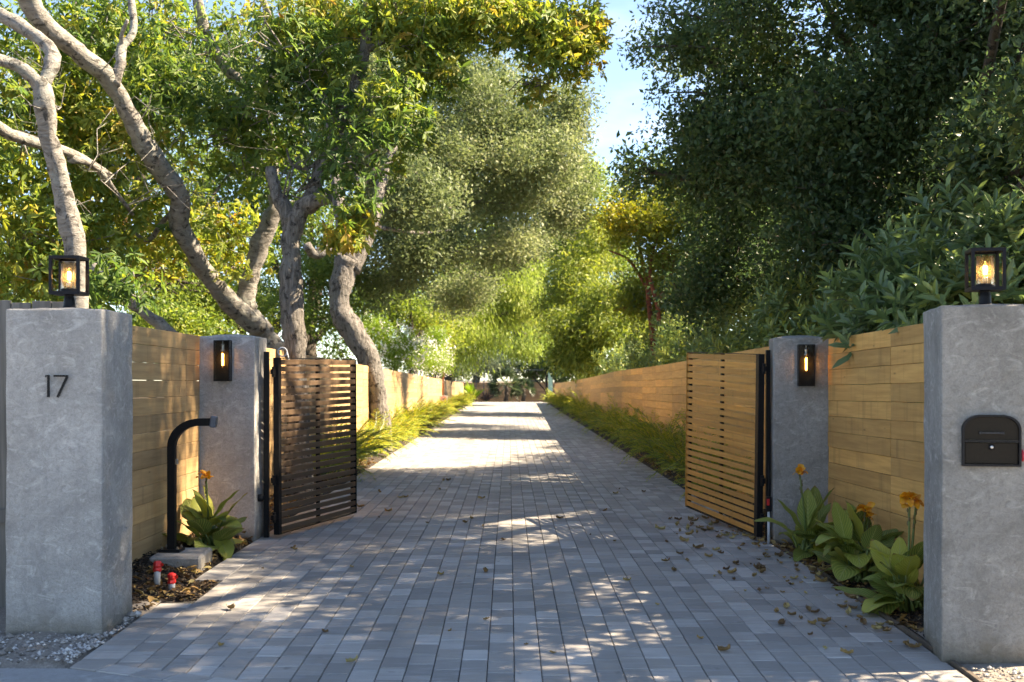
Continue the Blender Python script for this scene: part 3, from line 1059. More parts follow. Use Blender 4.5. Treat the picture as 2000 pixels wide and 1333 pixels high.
def ring(mb, po, pi, y0, y1):
    n = len(po)
    V = [(p[0], y0, p[1]) for p in po] + [(p[0], y0, p[1]) for p in pi] + [(p[0], y1, p[1]) for p in po] + [(p[0], y1, p[1]) for p in pi]
    Fc = []
    for i in range(n):
        j = (i + 1) % n
        Fc += [(i, j, n + j, n + i), (i, 2 * n + i, 2 * n + j, j), (n + i, n + j, 3 * n + j, 3 * n + i)]
    mb.add(V, Fc)
W_, H_ = .312, .288
po = arch(W_, H_, .10); pi = [(p[0] * .925, .012 + p[1] * .925) for p in po]
mb = MB(); ring(mb, po, pi, -.034, .03); mb.build('frame', M['trimgrey'], mbx)
mb = MB(); pu = arch(.286, .264, .09); pu = [(x, max(z, .135) + .012) for x, z in pu]; prism(mb, pu, -.020, .03); ud = mb.build('door', M['bronze'], mbx)
ud['label'] = 'upper mail slot door with handle'
mb = MB(); mb.box((0, -.030, .187), (.118, .008, .009)); mb.box((-.06, -.026, .187), (.012, .016, .013)); mb.box((.06, -.026, .187), (.012, .016, .013)); mb.build('handle', simple('dark_grey_handle', (.035, .037, .042), .35, 0, .3, 60, .05), ud)  # handle colour set lighter than the doors and trim around it
mb = MB(); mb.box((0, .004, .0735), (.282, .044, .119), None, .003); ld = mb.build('door', M['bronze'], mbx); ld['label'] = 'lower lockable door'
mb = MB(); mb.lathe([(.017, 0), (.017, .01), (.013, .013)], (0, 0, 0), 18); lo = mb.build('lock_ring', M['black'], ld, False); lo.rotation_euler = (R(90), 0, 0); lo.location = (0, -.016, .108)
mb = MB(); mb.lathe([(.0095, .010), (.0095, .017), (.004, .0185)], (0, 0, 0), 16); lo2 = mb.build('lock', M['steel'], ld, True); lo2.rotation_euler = (R(90), 0, 0); lo2.location = (0, -.016, .108)
mb = MB(); mb.box((0, -.028, .141), (.29, .012, .009)); mb.build('lip', M['trimgrey'], mbx)
mb = MB(); mb.tube([(.163, -.024, .095), (.166, -.026, .07), (.167, -.026, .045), (.163, -.024, .03)], [.004, .008, .0085, .004], 8); mb.build('flag', M['redflag'], mbx, True)

# ------------------------------------------------------------------ fences
_boards = {}
def board_mesh(L, h, mat, th=.022, vertical=False):
    key = (round(L, 2), round(h, 3), mat.name, vertical)
    if key not in _boards:
        m_ = MB()
        m_.box((0, 0, 0), (th, L - .004, h) if not vertical else (h, th, L), None, .0028)
        _boards[key] = m_.mesh('board', mat)
    return _boards[key]

BH = .1434
def fence(name, label, x, segs, top, mat, side, rows_min_z=-.05, r_seed=0, slope_of=None):
    """boards run along y at x; top(y) gives the top height; side = +1 if the boards face +x"""
    r_ = np.random.default_rng(r_seed)
    t = thing(name, label, 'fence', (x, segs[0][0], 0))
    for y0, y1 in segs:
        ym = (y0 + y1) / 2
        z0, z1 = top(y0), top(y1)
        ang = math.atan2(z1 - z0, y1 - y0)
        k = 0
        while True:
            zc = (z0 + z1) / 2 - BH * (k + .5)
            if zc + BH / 2 < rows_min_z + .03:
                break
            me_ = board_mesh(y1 - y0, BH - .0026, mat)
            b_ = put('board', me_, t, (-side * .011 + r_.normal() * .0016, ym - segs[0][0], zc + r_.normal() * .0005),
                     (ang + r_.normal() * .0003, r_.normal() * .006, r_.normal() * .0008))
            k += 1
    # posts behind the boards
    ends = sorted({round(a, 3) for s in segs for a in s})
    for e in ends:
        m_ = MB(); hh = top(e) - .03
        m_.box((-side * .07, e - segs[0][0] + (.05 if e == ends[0] else (-.05 if e == ends[-1] else 0)), hh / 2 - .05), (.089, .089, hh + .1))
        m_.build('post', mat, t)
    return t
fence('board_fence', 'tan board fence panel between the number 17 pillar and the wall light pillar', -2.96, [(7.852, 10.8), (10.8, 11.276)], lambda y: 1.978 - .004 * (y - 8), M['fence_l'], 1, -.03, 1)
fence('board_fence', 'golden board fence panel behind the orange flowers by the mailbox pillar', 2.98, [(7.26, 9.19), (9.19, 10.99)], lambda y: 1.955 - .012 * (y - 8.4), M['fence_r'], -1, -.03, 2)
def segs_long(y0):
    out = [(y0, 14.3)]
    y = 14.3
    while y < 76:
        L_ = 2.4 if y < 33 else 4.8
        out.append((y, y + L_)); y += L_
    return out
fence('board_fence', 'long sunlit board fence behind the dark gate running down the driveway', -2.96, segs_long(11.86), lambda y: 1.965 - .0104 * (y - 11.5), M['fence_l'], 1, .0, 3)
fence('board_fence', 'long shaded board fence behind the golden gate running down the driveway', 2.98, segs_long(11.66), lambda y: 1.95 - .0108 * (y - 11.5) + .05 * math.exp(-((y - 33) / 6) ** 2), M['fence_r'], -1, .0, 4)
# far end fence across
t = thing('board_fence', 'distant brown board fence closing off the end of the driveway', 'fence', (-5, 86, 0))
for k in range(10):
    for j in range(5):
        put('board', board_mesh(2.4, BH - .006, M['fence_b']), t, (1.2 + j * 2.4, 0, 1.28 - BH * (k + .5)), (0, 0, R(90)))
# neighbour's weathered fence at far left
t = thing('picket_fence', 'weathered grey vertical board fence behind the number 17 pillar', 'fence', (-3.1, 8.05, 0))
r_ = np.random.default_rng(8)
for k in range(16):
    z = 2.13 + r_.normal() * .012
    put('board', board_mesh(2.1, .132, M['greyfence'], .02, True), t, (.05 - k * .139, .0 + (k % 2) * .003, z - 1.05 - .03), (0, 0, r_.normal() * .01))
m_ = MB(); m_.box((-1.0, -.03, .62), (2.4, .04, .09)); m_.box((-1.0, .035, 1.6), (2.4, .04, .09)); m_.build('rail', M['greyfence'], t)

# ------------------------------------------------------------------ gates
def gate(label, hinge, end, h, z0, z1, mat, side, stile_w, seed):
    d = Vector((end[0] - hinge[0], end[1] - hinge[1], 0)); L = d.length
    t = thing('slatted_gate', label, 'gate', (hinge[0], hinge[1], z0), (0, -math.atan2(z1 - z0, L), math.atan2(d.y, d.x)))
    r_ = np.random.default_rng(seed)
    n = 24
    pitch = (h - .012) / n
    sh = pitch * .70
    m_ = MB(); m_.box((stile_w / 2, side * .012, h / 2), (stile_w, .06, h), None, .002); m_.build('stile', M['black'], t)
    for u in (L * .52, L - .022):
        m_ = MB(); m_.box((u, -side * .012, h / 2), (.045, .03, h - .014), None, .002); m_.build('stile', M['black'], t)
    m_ = MB(); m_.box((L / 2 + stile_w / 2, side * .004, h - .004), (L - stile_w, .045, .008)); m_.build('rail', M['black'], t)
    m_ = MB(); m_.box((L / 2 + stile_w / 2, side * .004, .004), (L - stile_w, .045, .008)); m_.build('rail', M['black'], t)
    m_ = MB(); m_.box((L - .003, side * .006, h / 2), (.006, .05, h - .018)); m_.build('edge_strip', mat if side > 0 else M['black'], t)
    sm = MB(); sm.box((0, 0, 0), (L - stile_w - .010, .017, sh), None, .002); sme = sm.mesh('slat', mat)
    for k in range(n):
        z = .008 + pitch * (k + .5)
        put('slat', sme, t, (stile_w + (L - stile_w) / 2 - .003, side * (.014 + r_.normal() * .0006), z + r_.normal() * .0012), (r_.normal() * .02, r_.normal() * .0012, 0))
    for z in (h * .10, h * .31, h * .92):
        m_ = MB(); m_.box((-.03, -side * .0, z), (.06, .03, .05)); m_.lathe([(.017, -.05), (.017, .05)], (-.022, 0, z), 12); m_.build('hinge', M['black'], t)
    return t
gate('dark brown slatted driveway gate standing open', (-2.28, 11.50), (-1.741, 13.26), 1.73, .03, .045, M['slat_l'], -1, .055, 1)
gate('golden wood slatted driveway gate standing open', (2.41, 11.26), (2.023, 13.33), 1.75, .04, .107, M['slat_r'], 1, .075, 2)
m_ = MB(); m_.box((-2.378, 11.56, .90), (.05, .05, 1.84), None, .003)
tag(m_.build('gate_post', M['black']), 'black steel hinge post of the dark gate', 'post')
m_ = MB(); m_.box((2.487, 11.30, .91), (.04, .05, 1.84), None, .003); gp = m_
tag(gp.build('gate_post', M['black']), 'black steel hinge post of the golden gate', 'post')
# control riser by the golden gate
t = thing('conduit_riser', 'white conduit with a red and black switch box by the golden gate', 'conduit', (2.455, 11.12, 0))
m_ = MB(); m_.tube([(0, 0, -.05), (0, 0, .30)], .014, 12); m_.build('pipe', M['pvc'], t, True)
m_ = MB(); m_.box((0, 0, .37), (.05, .05, .14), None, .006); bx = m_.build('box', M['black'], t)
m_ = MB(); m_.box((-.012, -.028, .39), (.026, .008, .06), None, .002); m_.build('red_cover', M['red'], bx)
m_ = MB(); m_.tube([(0, .01, .44), (.005, .01, .6), (-.003, .012, .75)], .006, 8); m_.build('cable', M['black'], t)
# photo eye on the pillar side
m_ = MB(); m_.lathe([(.036, 0), (.036, .03), (.028, .055), (.02, .055), (.02, .04)], (0, 0, 0), 20)
o = m_.build('photo_eye', M['black'], None, False); o.location = (-2.432, 11.42, EYE + (HY - 973) / F * 11.42); o.rotation_euler = (0, R(90), 0)
tag(o, 'round black gate sensor on the side of the pillar', 'sensor')
# coil hanging on the post
m_ = MB(); m_.tube([(.045 * math.cos(q), 0, .045 * math.sin(q)) for q in np.linspace(0, 6.28 * 2, 40)], .008, 6); m_.tube([(.045, 0, 0), (.06, .02, -.07), (.05, .01, -.13)], .008, 6)
o = m_.build('cable_coil', M['pvc'], None, True); o.location = at(552, 688, 12.05); tag(o, 'small white cable coil on top of the fence by the dark gate', 'cable')

# ------------------------------------------------------------------ keypad pedestal, pad, conduits
m_ = MB(); m_.box((-2.69, 9.68, .055), (.41, .54, .15), Matrix.Rotation(R(4), 3, 'Z'), .018)
tag(m_.build('concrete_pad', M['pad']), 'rough concrete footing under the curved pedestal', 'footing')
t = thing('gooseneck_pedestal', 'black curved tube pedestal with a keypad head on a footing', 'pedestal', (-2.78, 9.72, .131))
m_ = MB(); m_.box((0, 0, .012), (.17, .17, .024), None, .003); m_.build('base_plate', M['black'], t)
for sx in (-1, 1):
    for sy in (-1, 1):
        m_ = MB(); m_.lathe([(.010, 0), (.010, .012), (.005, .014), (.005, .022)], (sx * .062, sy * .062, .024), 6); m_.build('bolt', M['steel'], t)
pts = [(0, z) for z in np.linspace(.02, .86, 6)] + [(.235 - .235 * math.cos(q), .86 + .205 * math.sin(q)) for q in np.linspace(.12, math.pi / 2, 12)] + [(.33, 1.066)]
m_ = MB()
hw = .031
prev = None; rings_ = []
for i, p_ in enumerate(pts):
    a = pts[max(i - 1, 0)]; b_ = pts[min(i + 1, len(pts) - 1)]
    d = Vector((b_[0] - a[0], 0, b_[1] - a[1])).normalized(); s2 = Vector((d.z, 0, -d.x)) * hw
    c_ = Vector((p_[0], 0, p_[1]))
    rings_ += [c_ + s2 + Vector((0, -hw, 0)), c_ + s2 + Vector((0, hw, 0)), c_ - s2 + Vector((0, hw, 0)), c_ - s2 + Vector((0, -hw, 0))]
fs_ = []
for i in range(len(pts) - 1):
    for j in range(4):
        fs_.append((i * 4 + j, i * 4 + (j + 1) % 4, i * 4 + 4 + (j + 1) % 4, i * 4 + 4 + j))
m_.add(rings_, fs_); m_.build('curved_tube', M['black'], t)
m_ = MB(); m_.box((.345, 0, 1.068), (.048, .085, .095), Matrix.Rotation(R(6), 3, 'Y'), .008); m_.build('keypad_head', simple('grey_box', (.13, .15, .18), .4, .3, .2, 20, 0), t)
m_ = MB(); m_.box((.045, -.02, .74), (.02, .03, .045), None, .003); m_.build('bracket', M['steel'], t)
for (x, y, h, lb) in ((-2.617, 8.76, .165, 'taller grey conduit stub with a red tape cap in the mulch'), (-2.485, 8.68, .105, 'shorter grey conduit stub with a red tape cap in the mulch')):
    t = thing('conduit_stub', lb, 'conduit', (x, y, zbed_l(x, y) - .02), (R(1.5), R(2), 0), 'capped conduit stubs')
    m_ = MB(); m_.lathe([(.024, 0), (.024, h)], (0, 0, 0), 18); m_.build('pipe', M['pvc'], t, True)
    m_ = MB(); m_.lathe([(.029, 0), (.030, .012), (.028, .03), (.031, .045), (.030, .066), (.022, .074)], (0, 0, h - .035), 11)
    rr_ = np.random.default_rng(int(h * 1000))
    m_.v = [(a * rr_.uniform(.86, 1.14), b_ * rr_.uniform(.86, 1.14), c_ + rr_.normal() * .003) for a, b_, c_ in m_.v]
    m_.add([(.02, -.02, h + .02), (.045, -.012, h + .03), (.044, .006, h + .005), (.022, .0, h - .005)], [(0, 1, 2, 3)])
    m_.build('cap', M['red'], t)

# ------------------------------------------------------------------ canna plants
def canna_leaf(L, W, bend, roll, name='leaf'):
    """leaf surface; base at origin, along +X, normal +Z, bending down"""
    nu, nv = 12, 6
    V, UV = [], []
    x = z = 0.0
    for i in range(nu + 1):
        u = i / nu
        ang = -bend * u ** 1.3
        if i:
            x += L / nu * math.cos(ang); z += L / nu * math.sin(ang)
        w = W * .5 * (math.sin(math.pi * min(1, u * .93 + .045) ** .8)) ** .85 * (1 - .12 * u)
        if i == nu:
            w = .001
        for j in range(nv + 1):
            v = (j / nv - .5) * 2
            wave = .006 * math.sin(u * 14 + v * 3 + roll * 9) * abs(v)
            V.append((x - math.sin(ang) * 0, v * w * math.cos(roll * .5), z + abs(v) * w * (.16 + .15 * roll) + wave))
            UV.append((u, v * .5 + .5))
    Fc = []
    for i in range(nu):
        for j in range(nv):
            a = i * (nv + 1) + j
            Fc.append((a, a + 1, a + nv + 2, a + nv + 1))
    me = bpy.data.meshes.new(name)
    me.from_pydata(V, [], Fc)
    uvl = me.uv_layers.new(name='UVMap')
    for lp in me.loops:
        uvl.data[lp.index].uv = UV[lp.vertex_index]
    me.polygons.foreach_set('use_smooth', [True] * len(me.polygons))
    me.materials.append(M['canna'])
    return me
LEAFV = [canna_leaf(.32, .21, .5, 0), canna_leaf(.36, .23, .9, .2), canna_leaf(.32, .22, 1.3, .3), canna_leaf(.36, .19, .3, -.2), canna_leaf(.32, .21, 1.8, .1)]
def petal_mesh(L, W, bend):
    V, Fc = [], []
    x = z = 0
    for i in range(7):
        u = i / 6
        ang = .5 - bend * u
        if i:
            x += L / 6 * math.cos(ang); z += L / 6 * math.sin(ang)
        w = W * .5 * math.sin(math.pi * min(.97, .12 + u * .85)) ** .6
        for v in (-1, -.4, .4, 1):
            V.append((x, v * w, z + .25 * abs(v) * w + .004 * math.sin(u * 17 + v * 5)))
    for i in range(6):
        for j in range(3):
            a = i * 4 + j
            Fc.append((a, a + 1, a + 5, a + 4))
    m_ = MB(); m_.add(V, Fc)
    return m_.mesh('petal', M['petal'], True)
PET = [petal_mesh(.062, .05, 1.1), petal_mesh(.068, .042, 1.8), petal_mesh(.055, .05, .5)]

def canna(label, base, leaves, flowers, seed):
    r_ = np.random.default_rng(seed)
    t = thing('canna_plant', label, 'plant', base, (0, 0, 0), 'orange flowered cannas')
    bx = Vector(base)
    for (az, z, tilt, sc, k) in leaves:
        # stalk out from the base
        a = R(az)
        out = .05 + .05 * r_.random()
        p0 = Vector((r_.normal() * .05, r_.normal() * .05, 0))
        p1 = p0 + Vector((math.cos(a) * out, math.sin(a) * out, z))
        m_ = MB(); m_.tube([p0, p0.lerp(p1, .5) + Vector((0, 0, .03)), p1], [.012, .010, .007], 6, True); st = m_.build('leaf_stalk', M['stem'], t, True)
        o = put('leaf', LEAFV[k % len(LEAFV)], t, p1, (R(r_.normal() * 14), -R(tilt), a))
        o.scale = (sc * 1.12 * r_.uniform(.8, 1.1), sc * 1.2 * r_.uniform(.75, 1.15), sc * 1.12)
    for (dx, dy, h) in flowers:
        top = Vector((dx, dy, h))
        m_ = MB(); m_.tube([(0, 0, 0), (dx * .4, dy * .4, h * .5), (dx * .85, dy * .85, h * .88), top], [.012, .010, .007, .005], 7); st = m_.build('flower_stem', M['stem'], t, True)
        f = put('flower', MB().lathe([(.006, -.03), (.011, -.01), (.004, .008)], top, 8).mesh('flower', M['bud'], True), t)
        for k in range(9):
            p_ = put('petal', PET[k % 3], f, top + Vector((r_.normal() * .012, r_.normal() * .012, r_.normal() * .015)), (R(r_.normal() * 25), -R(r_.uniform(-25, 60)), r_.random() * 6.28))
            p_.scale = (1.15,) * 3
        for k in range(5):
            q = r_.random() * 6.28; zz_ = h - .05 - .03 * k
            cpt = Vector((dx * zz_ / h + .012 * math.cos(q), dy * zz_ / h + .012 * math.sin(q), zz_))
            m_ = MB(); m_.lathe([(.002, -.012), (.007, 0), (.005, .014), (.001, .022)], cpt, 7); m_.build('bud', M['bud'], t, True)
    return t
def auto_leaves(r_, n, zlo, zhi, az0, az1, s0=.8, s1=1.1):
    out = []
    for k in range(n):
        u = (k + .5) / n
        z = zlo + (zhi - zlo) * u
        out.append((r_.uniform(az0, az1), z, 10 + 56 * u + r_.normal() * 20, r_.uniform(s0, s1), int(r_.integers(0, 5)) if u < .75 else 3))
    return out
r_ = np.random.default_rng(31)
canna('canna with one orange flower beside the curved pedestal', (-2.63, 10.35, zbed_l(-2.63, 10.35)), auto_leaves(r_, 34, .02, .30, -260, 90, .65, .95), [(-.02, -.03, .66)], 41)
canna('canna with a tall orange flower before the golden gate pillar', (2.60, 10.25, zbed_r(2.60, 10.25)), auto_leaves(r_, 28, .03, .26, -260, 90, .75, 1.05), [(-.08, -.05, .74)], 42)
canna('middle canna with drooping small orange flowers against the golden fence', (2.69, 9.0, zbed_r(2.69, 9.0)), auto_leaves(r_, 34, .03, .32, -260, 90, .8, 1.1), [(.03, -.02, .55), (.07, .02, .50)], 43)
canna('canna with an orange flower hard against the mailbox pillar', (2.70, 7.95, zbed_r(2.70, 7.95)), auto_leaves(r_, 28, .03, .26, -260, -10, .75, 1.0), [(.0, -.02, .76), (.05, .0, .74)], 44)

# ------------------------------------------------------------------ fallen leaves on the pavers
def dry_leaf(seed):
    r_ = np.random.default_rng(seed)
    V, Fc = [], []
    nu, nv = 5, 4
    for i in range(nu + 1):
        u = i / nu
        w = .022 * math.sin(math.pi * min(.985, .05 + u * .94)) ** .7
        for j in range(nv + 1):
            v = (j / nv - .5) * 2
            V.append(((u - .5) * .075, v * w, .004 + .020 * (abs(v) ** 1.5) * r_.uniform(.4, 1.3) + .014 * (2 * u - 1) ** 2 * r_.uniform(.3, 1.3)))
    for i in range(nu):
        for j in range(nv):
            a = i * (nv + 1) + j
            Fc.append((a, a + 1, a + nv + 2, a + nv + 1))
    m_ = MB(); m_.add(V, Fc)
    return m_.mesh('fallen_leaf', M['dry'])
DL = [dry_leaf(s) for s in range(6)]
r_ = np.random.default_rng(77)
spots = []
for _ in range(170):
    y = 6.9 + 6.2 * r_.random() ** .9; x = 2.46 - abs(r_.normal()) * .45
    spots.append((x, y, 'curled dry leaf among those gathered towards the canna bed side', 'fallen leaves by the canna bed'))
for _ in range(46):
    y = 6.3 + 12 * r_.random() ** 1.3; x = -2.2 + 4.2 * r_.random()
    spots.append((x, y, 'lone dry leaf lying on the open middle of the driveway', 'fallen leaves out on the driveway'))
for i, (x, y, lb, gr) in enumerate(spots):
    if keepf((x, y), .05) < 0 or x > EDR - .02 or x < EDL + .02:
        continue
    o = put('fallen_leaf', DL[i % 6], None, (x, y, gz(y) + .002), (r_.normal() * .15, r_.normal() * .15, r_.random() * 6.28))
    s = (.38 + .85 * r_.random() ** 1.6) * (1.0 if y < 9 else 1.15)
    o.scale = (s, s * r_.uniform(.7, 1.2), s)
    tag(o, lb, 'leaf', gr)

# ------------------------------------------------------------------ trees
def pts_px(lst):
    return [at(a, b_, c_) for a, b_, c_ in lst]

def smooth_path(pts, n=4):
    """Catmull-Rom subdivision"""
    P = [Vector(p) for p in pts]
    P = [P[0] * 2 - P[1]] + P + [P[-1] * 2 - P[-2]]
    out = []
    for i in range(1, len(P) - 2):
        for k in range(n):
            t = k / n
            a, b_, c_, d = P[i - 1], P[i], P[i + 1], P[i + 2]
            out.append(.5 * ((2 * b_) + (c_ - a) * t + (2 * a - 5 * b_ + 4 * c_ - d) * t * t + (3 * b_ - a - 3 * c_ + d) * t ** 3))
    out.append(P[-2])
    return out

def limb(mb, pts, r0, r1, n=10, wob=.06, seed=0, sub=4, flare=0.0, twig=0):
    path = smooth_path(pts, sub)
    _r = np.random.default_rng(seed + 7)
    path = [p + Vector(_r.normal(size=3)) * min(r0, .2) * (.055 if 0 < i < len(path) - 1 else 0) for i, p in enumerate(path)]
    k = len(path)
    r_ = np.random.default_rng(seed)
    rad = []
    for i in range(k):
        u = i / (k - 1)
        rr = r0 + (r1 - r0) * u
        rr *= 1 + .09 * math.sin(u * 13 + seed) + .05 * math.sin(u * 29 + seed * 3)
        rr *= 1 + flare * max(0, 1 - u * 7)
        rad.append(rr)
    mb.tube(path, rad, n, True, wob, seed)

def side_shoots(mb, pts, n, seed, L=.9, r0=.016):
    """forking bare shoots off a limb"""
    r_ = np.random.default_rng(seed)
    path = smooth_path(pts, 5)
    for _ in range(n):
        p = path[int(r_.integers(1, len(path) - 1))]
        d = Vector(r_.normal(size=3)); d.z = abs(d.z) * .6 + .1; d.normalize()
        l = L * r_.uniform(.5, 1.3); r = r0 * r_.uniform(.6, 1.3)
        a = p + d * l * .35 + Vector(r_.normal(size=3)) * .06 * l
        b_ = a + (d + Vector(r_.normal(size=3)) * .45).normalized() * l * .35
        c = b_ + (d + Vector(r_.normal(size=3)) * .6).normalized() * l * .35
        mb.tube([p, a, b_, c], [r, r * .75, r * .5, r * .25], 5, False)
        for q in (a, b_):
            e = q + (d + Vector(r_.normal(size=3)) * .9).normalized() * l * .4
            f = e + (d + Vector(r_.normal(size=3)) * .9).normalized() * l * .25
            mb.tube([q, e, f], [r * .5, r * .35, r * .15], 4, False)

def lobes_px(lst):
    """(px, py, depth, rx_px, rz_px, ry_m, tint) -> centre, radii, tint"""
    out = []
    for l_ in lst:
        px, py, d, rx, rz, ry = l_[:6]
        out.append((np.array(at(px, py, d)), np.array([rx * d / F, ry, rz * d / F]), l_[6] if len(l_) > 6 else 0.0))
    return out

def sublobes(lobes, k, f, seed, flat=.7, core=.62):
    r_ = np.random.default_rng(seed)
    out = []
    for c, rr, t_ in lobes:
        if core:
            out.append((c, rr * core, t_))
        for _ in range(k):
            d = r_.normal(size=3); d /= np.linalg.norm(d)
            out.append((c + d * rr * .82 * r_.random() ** .33, rr * f * r_.uniform(.65, 1.35) * np.array([1.15, 1.15, flat]), t_ + .10 * r_.normal()))
    return out

def hash_noise(p, s, seed):
    q = p * s
    return (np.sin(q[:, 0] * 1.7 + q[:, 1] * 2.3 + seed) + np.sin(q[:, 1] * 1.9 - q[:, 2] * 2.1 + seed * 1.3) + np.sin(q[:, 2] * 2.7 + q[:, 0] * 1.1 + seed * 2.1) + np.sin((q[:, 0] - q[:, 1] + q[:, 2]) * 3.1 + seed)) / 4

def crown_clusters(lobes, n, seed, power=.45, gap=.0, gscale=1.2):
    r_ = np.random.default_rng(seed)
    vol = np.array([np.prod(l_[1]) ** (2 / 3) for l_ in lobes])
    idx = r_.choice(len(lobes), n, p=vol / vol.sum())
    d = rvec(r_, n)
    rad = r_.random(n) ** power
    c = np.array([l_[0] for l_ in lobes])[idx]
    rr = np.array([l_[1] for l_ in lobes])[idx]
    wob = 1 + .28 * hash_noise(d, 2.6, seed) + .12 * hash_noise(d, 6.1, seed + 3)
    P = c + d * rr * (rad * wob)[:, None]
    tint = np.array([l_[2] for l_ in lobes])[idx]
    if gap > 0:
        keep = hash_noise(P, gscale, seed + 9) + .25 * r_.normal(size=n) > (-1 + 2 * gap) * .55
        P, d, tint = P[keep], d[keep], tint[keep]
    return P, d, tint

def crown(name, lobes, n, per, L, aspect, spread, mat, parent, seed, tvar=.3, tbase=.0, droop=.15, hang=0.0, gap=.25, gscale=1.2, power=.45, six=False, flat=.6, palm=False, zmin=None, fold=.12):
    r_ = np.random.default_rng(seed + 100)
    P, d, tint = crown_clusters(lobes, n, seed, power, gap, gscale)
    n = len(P)
    ct = np.clip(tbase + tint + tvar * (.55 * hash_noise(P, 1.1, seed + 4) + .35 * hash_noise(P, 3.0, seed + 5) + .3 * r_.normal(size=n)), 0, 1)
    ax = d * .7 + rvec(r_, n) * .8 + np.array([0, 0, -hang])
    ax /= np.linalg.norm(ax, axis=1, keepdims=True)
    Pl = np.repeat(P, per, 0)
    axl = np.repeat(ax, per, 0)
    m_ = len(Pl)
    if palm:
        u = np.cross(ax, np.tile([0, 0, 1.0], (n, 1)) + .01); u /= np.linalg.norm(u, axis=1, keepdims=True)
        w = np.cross(ax, u)
        q = (np.tile(np.arange(per), n) / per * 2 * math.pi * .8 + np.repeat(r_.random(n) * 6.28, per))
        D = np.repeat(u, per, 0) * np.cos(q)[:, None] + np.repeat(w, per, 0) * np.sin(q)[:, None] + axl * .45 + np.array([0, 0, -.45])
        N = axl + .35 * rvec(r_, m_) + np.array([0, 0, .5])
        Pb = Pl + .02 * rvec(r_, m_)
    else:
        Pb = Pl + r_.normal(size=(m_, 3)) * spread + axl * (r_.random((m_, 1)) - .3) * spread * 1.6
        D = axl * .9 + rvec(r_, m_) * .9 + np.array([0, 0, -hang])
        N = np.array([0, 0, flat]) + rvec(r_, m_)
    Ls = L * (.5 + .6 * r_.random(m_)) * np.repeat(.7 + .6 * r_.random(n), per)
    V, FV, k = leaf_arrays(Pb, D, N, Ls, Ls * aspect * (.75 + .5 * r_.random(m_)), fold, droop, six)
    if zmin is not None:
        V[:, 2] = np.maximum(V[:, 2], zmin + .05 * r_.random(len(V)))
    tl = np.clip(np.repeat(ct, per) + r_.normal(size=m_) * .07, 0, 1)
    return put(name, np_mesh(name, V, k, FV, mat, np.repeat(tl, k)), parent)

def twigs(mb, lobes, n, seed, r0=.02, start=None, length=None):
    """bare twigs and small branches running out from lobe centres"""
    r_ = np.random.default_rng(seed)
    for i in range(n):
        c, rr, _ = lobes[int(r_.integers(0, len(lobes)))]
        d = r_.normal(size=3); d /= np.linalg.norm(d)
        a = Vector(c + d * rr * .15)
        b_ = Vector(c + d * rr * r_.uniform(.7, 1.02))
        m1 = a.lerp(b_, .4) + Vector(r_.normal(size=3) * .12 * float(rr.mean()))
        m2 = a.lerp(b_, .75) + Vector(r_.normal(size=3) * .12 * float(rr.mean()))
        k = r0 * r_.uniform(.5, 1.2)
        mb.tube([a, m1, m2, b_], [k, k * .75, k * .5, k * .25], 5, False)

def tree(name, label, base, bark, trunk_fn, crown_kw, twig=(0, .02), group=None, cat='tree'):
    t = thing(name, label, cat, base, (0, 0, 0), group)
    off = -Vector(base)
    mb = MB()
    trunk_fn(mb)
    if twig[0]:
        twigs(mb, crown_kw['lobes'], twig[0], crown_kw['seed'], twig[1])
    mb.v = [tuple(Vector(v) + off) for v in mb.v]
    mb.build('trunk', bark, t, True)
    kw = dict(crown_kw)
    kw['lobes'] = [(c + np.array(off), r2, tt_) for c, r2, tt_ in kw['lobes']]
    crown('crown', parent=t, **kw)
    return t

def branch_to(mb, start, lobes, r0, seed):
    r_ = np.random.default_rng(seed)
    for c, rr, _ in lobes:
        c = Vector(c)
        m1 = Vector(start).lerp(c, .45) + Vector((r_.normal() * .15, r_.normal() * .15, .12 * (c - Vector(start)).length))
        limb(mb, [start, m1, c], r0, r0 * .35, 7, .08, seed, 4)

# --- pale-barked tree at far left
lobA = lobes_px([(30, 330, 15.2, 150, 150, 1.3, .45), (130, 490, 15.4, 130, 100, 1.2, .40), (20, 520, 15.8, 110, 110, 1.2, .5),
                 (60, 60, 15.5, 130, 80, 1.2, .35), (215, 560, 13.6, 90, 70, .6, .12), (250, 330, 16.2, 120, 130, 1.0, .45), (-150, 250, 14.5, 200, 250, 1.5, .3), (70, 190, 15.8, 120, 90, 1.0, .4), (170, 90, 16.2, 120, 90, 1.0, .3), (160, 260, 16.4, 100, 100, 1.0, .35)])
def trA(mb):
    limb(mb, pts_px([(165, 1000, 12.7), (158, 760, 12.6), (150, 510, 12.6), (132, 420, 12.5), (114, 330, 12.4), (95, 265, 12.3), (88, 195, 12.2), (78, 160, 12.2)]), .12, .09, 16, .06, 3, 5, .3)
    limb(mb, pts_px([(82, 175, 12.2), (48, 137, 12.1), (0, 118, 12.0), (-80, 110, 11.8)]), .07, .06, 12, .07, 4)
    limb(mb, pts_px([(84, 168, 12.2), (104, 122, 12.3), (92, 88, 12.4), (50, 58, 12.5), (0, 28, 12.6), (-70, -5, 12.7)]), .075, .07, 12, .07, 5)
    limb(mb, pts_px([(-80, 110, 11.8), (-85, 175, 12.2), (-30, 225, 12.6), (20, 262, 13), (140, 300, 14), (215, 345, 15)]), .085, .05, 10, .08, 6)
    limb(mb, pts_px([(140, 310, 14), (190, 330, 14.5), (260, 420, 15.5)]), .06, .02, 8, .08, 7)
    side_shoots(mb, pts_px([(60, 60, 13), (150, 300, 14), (250, 420, 15), (60, 480, 14)]), 14, 401, .8, .008)
    side_shoots(mb, pts_px([(150, 510, 12.6), (114, 330, 12.4), (88, 195, 12.2)]), 4, 402, .5, .008)
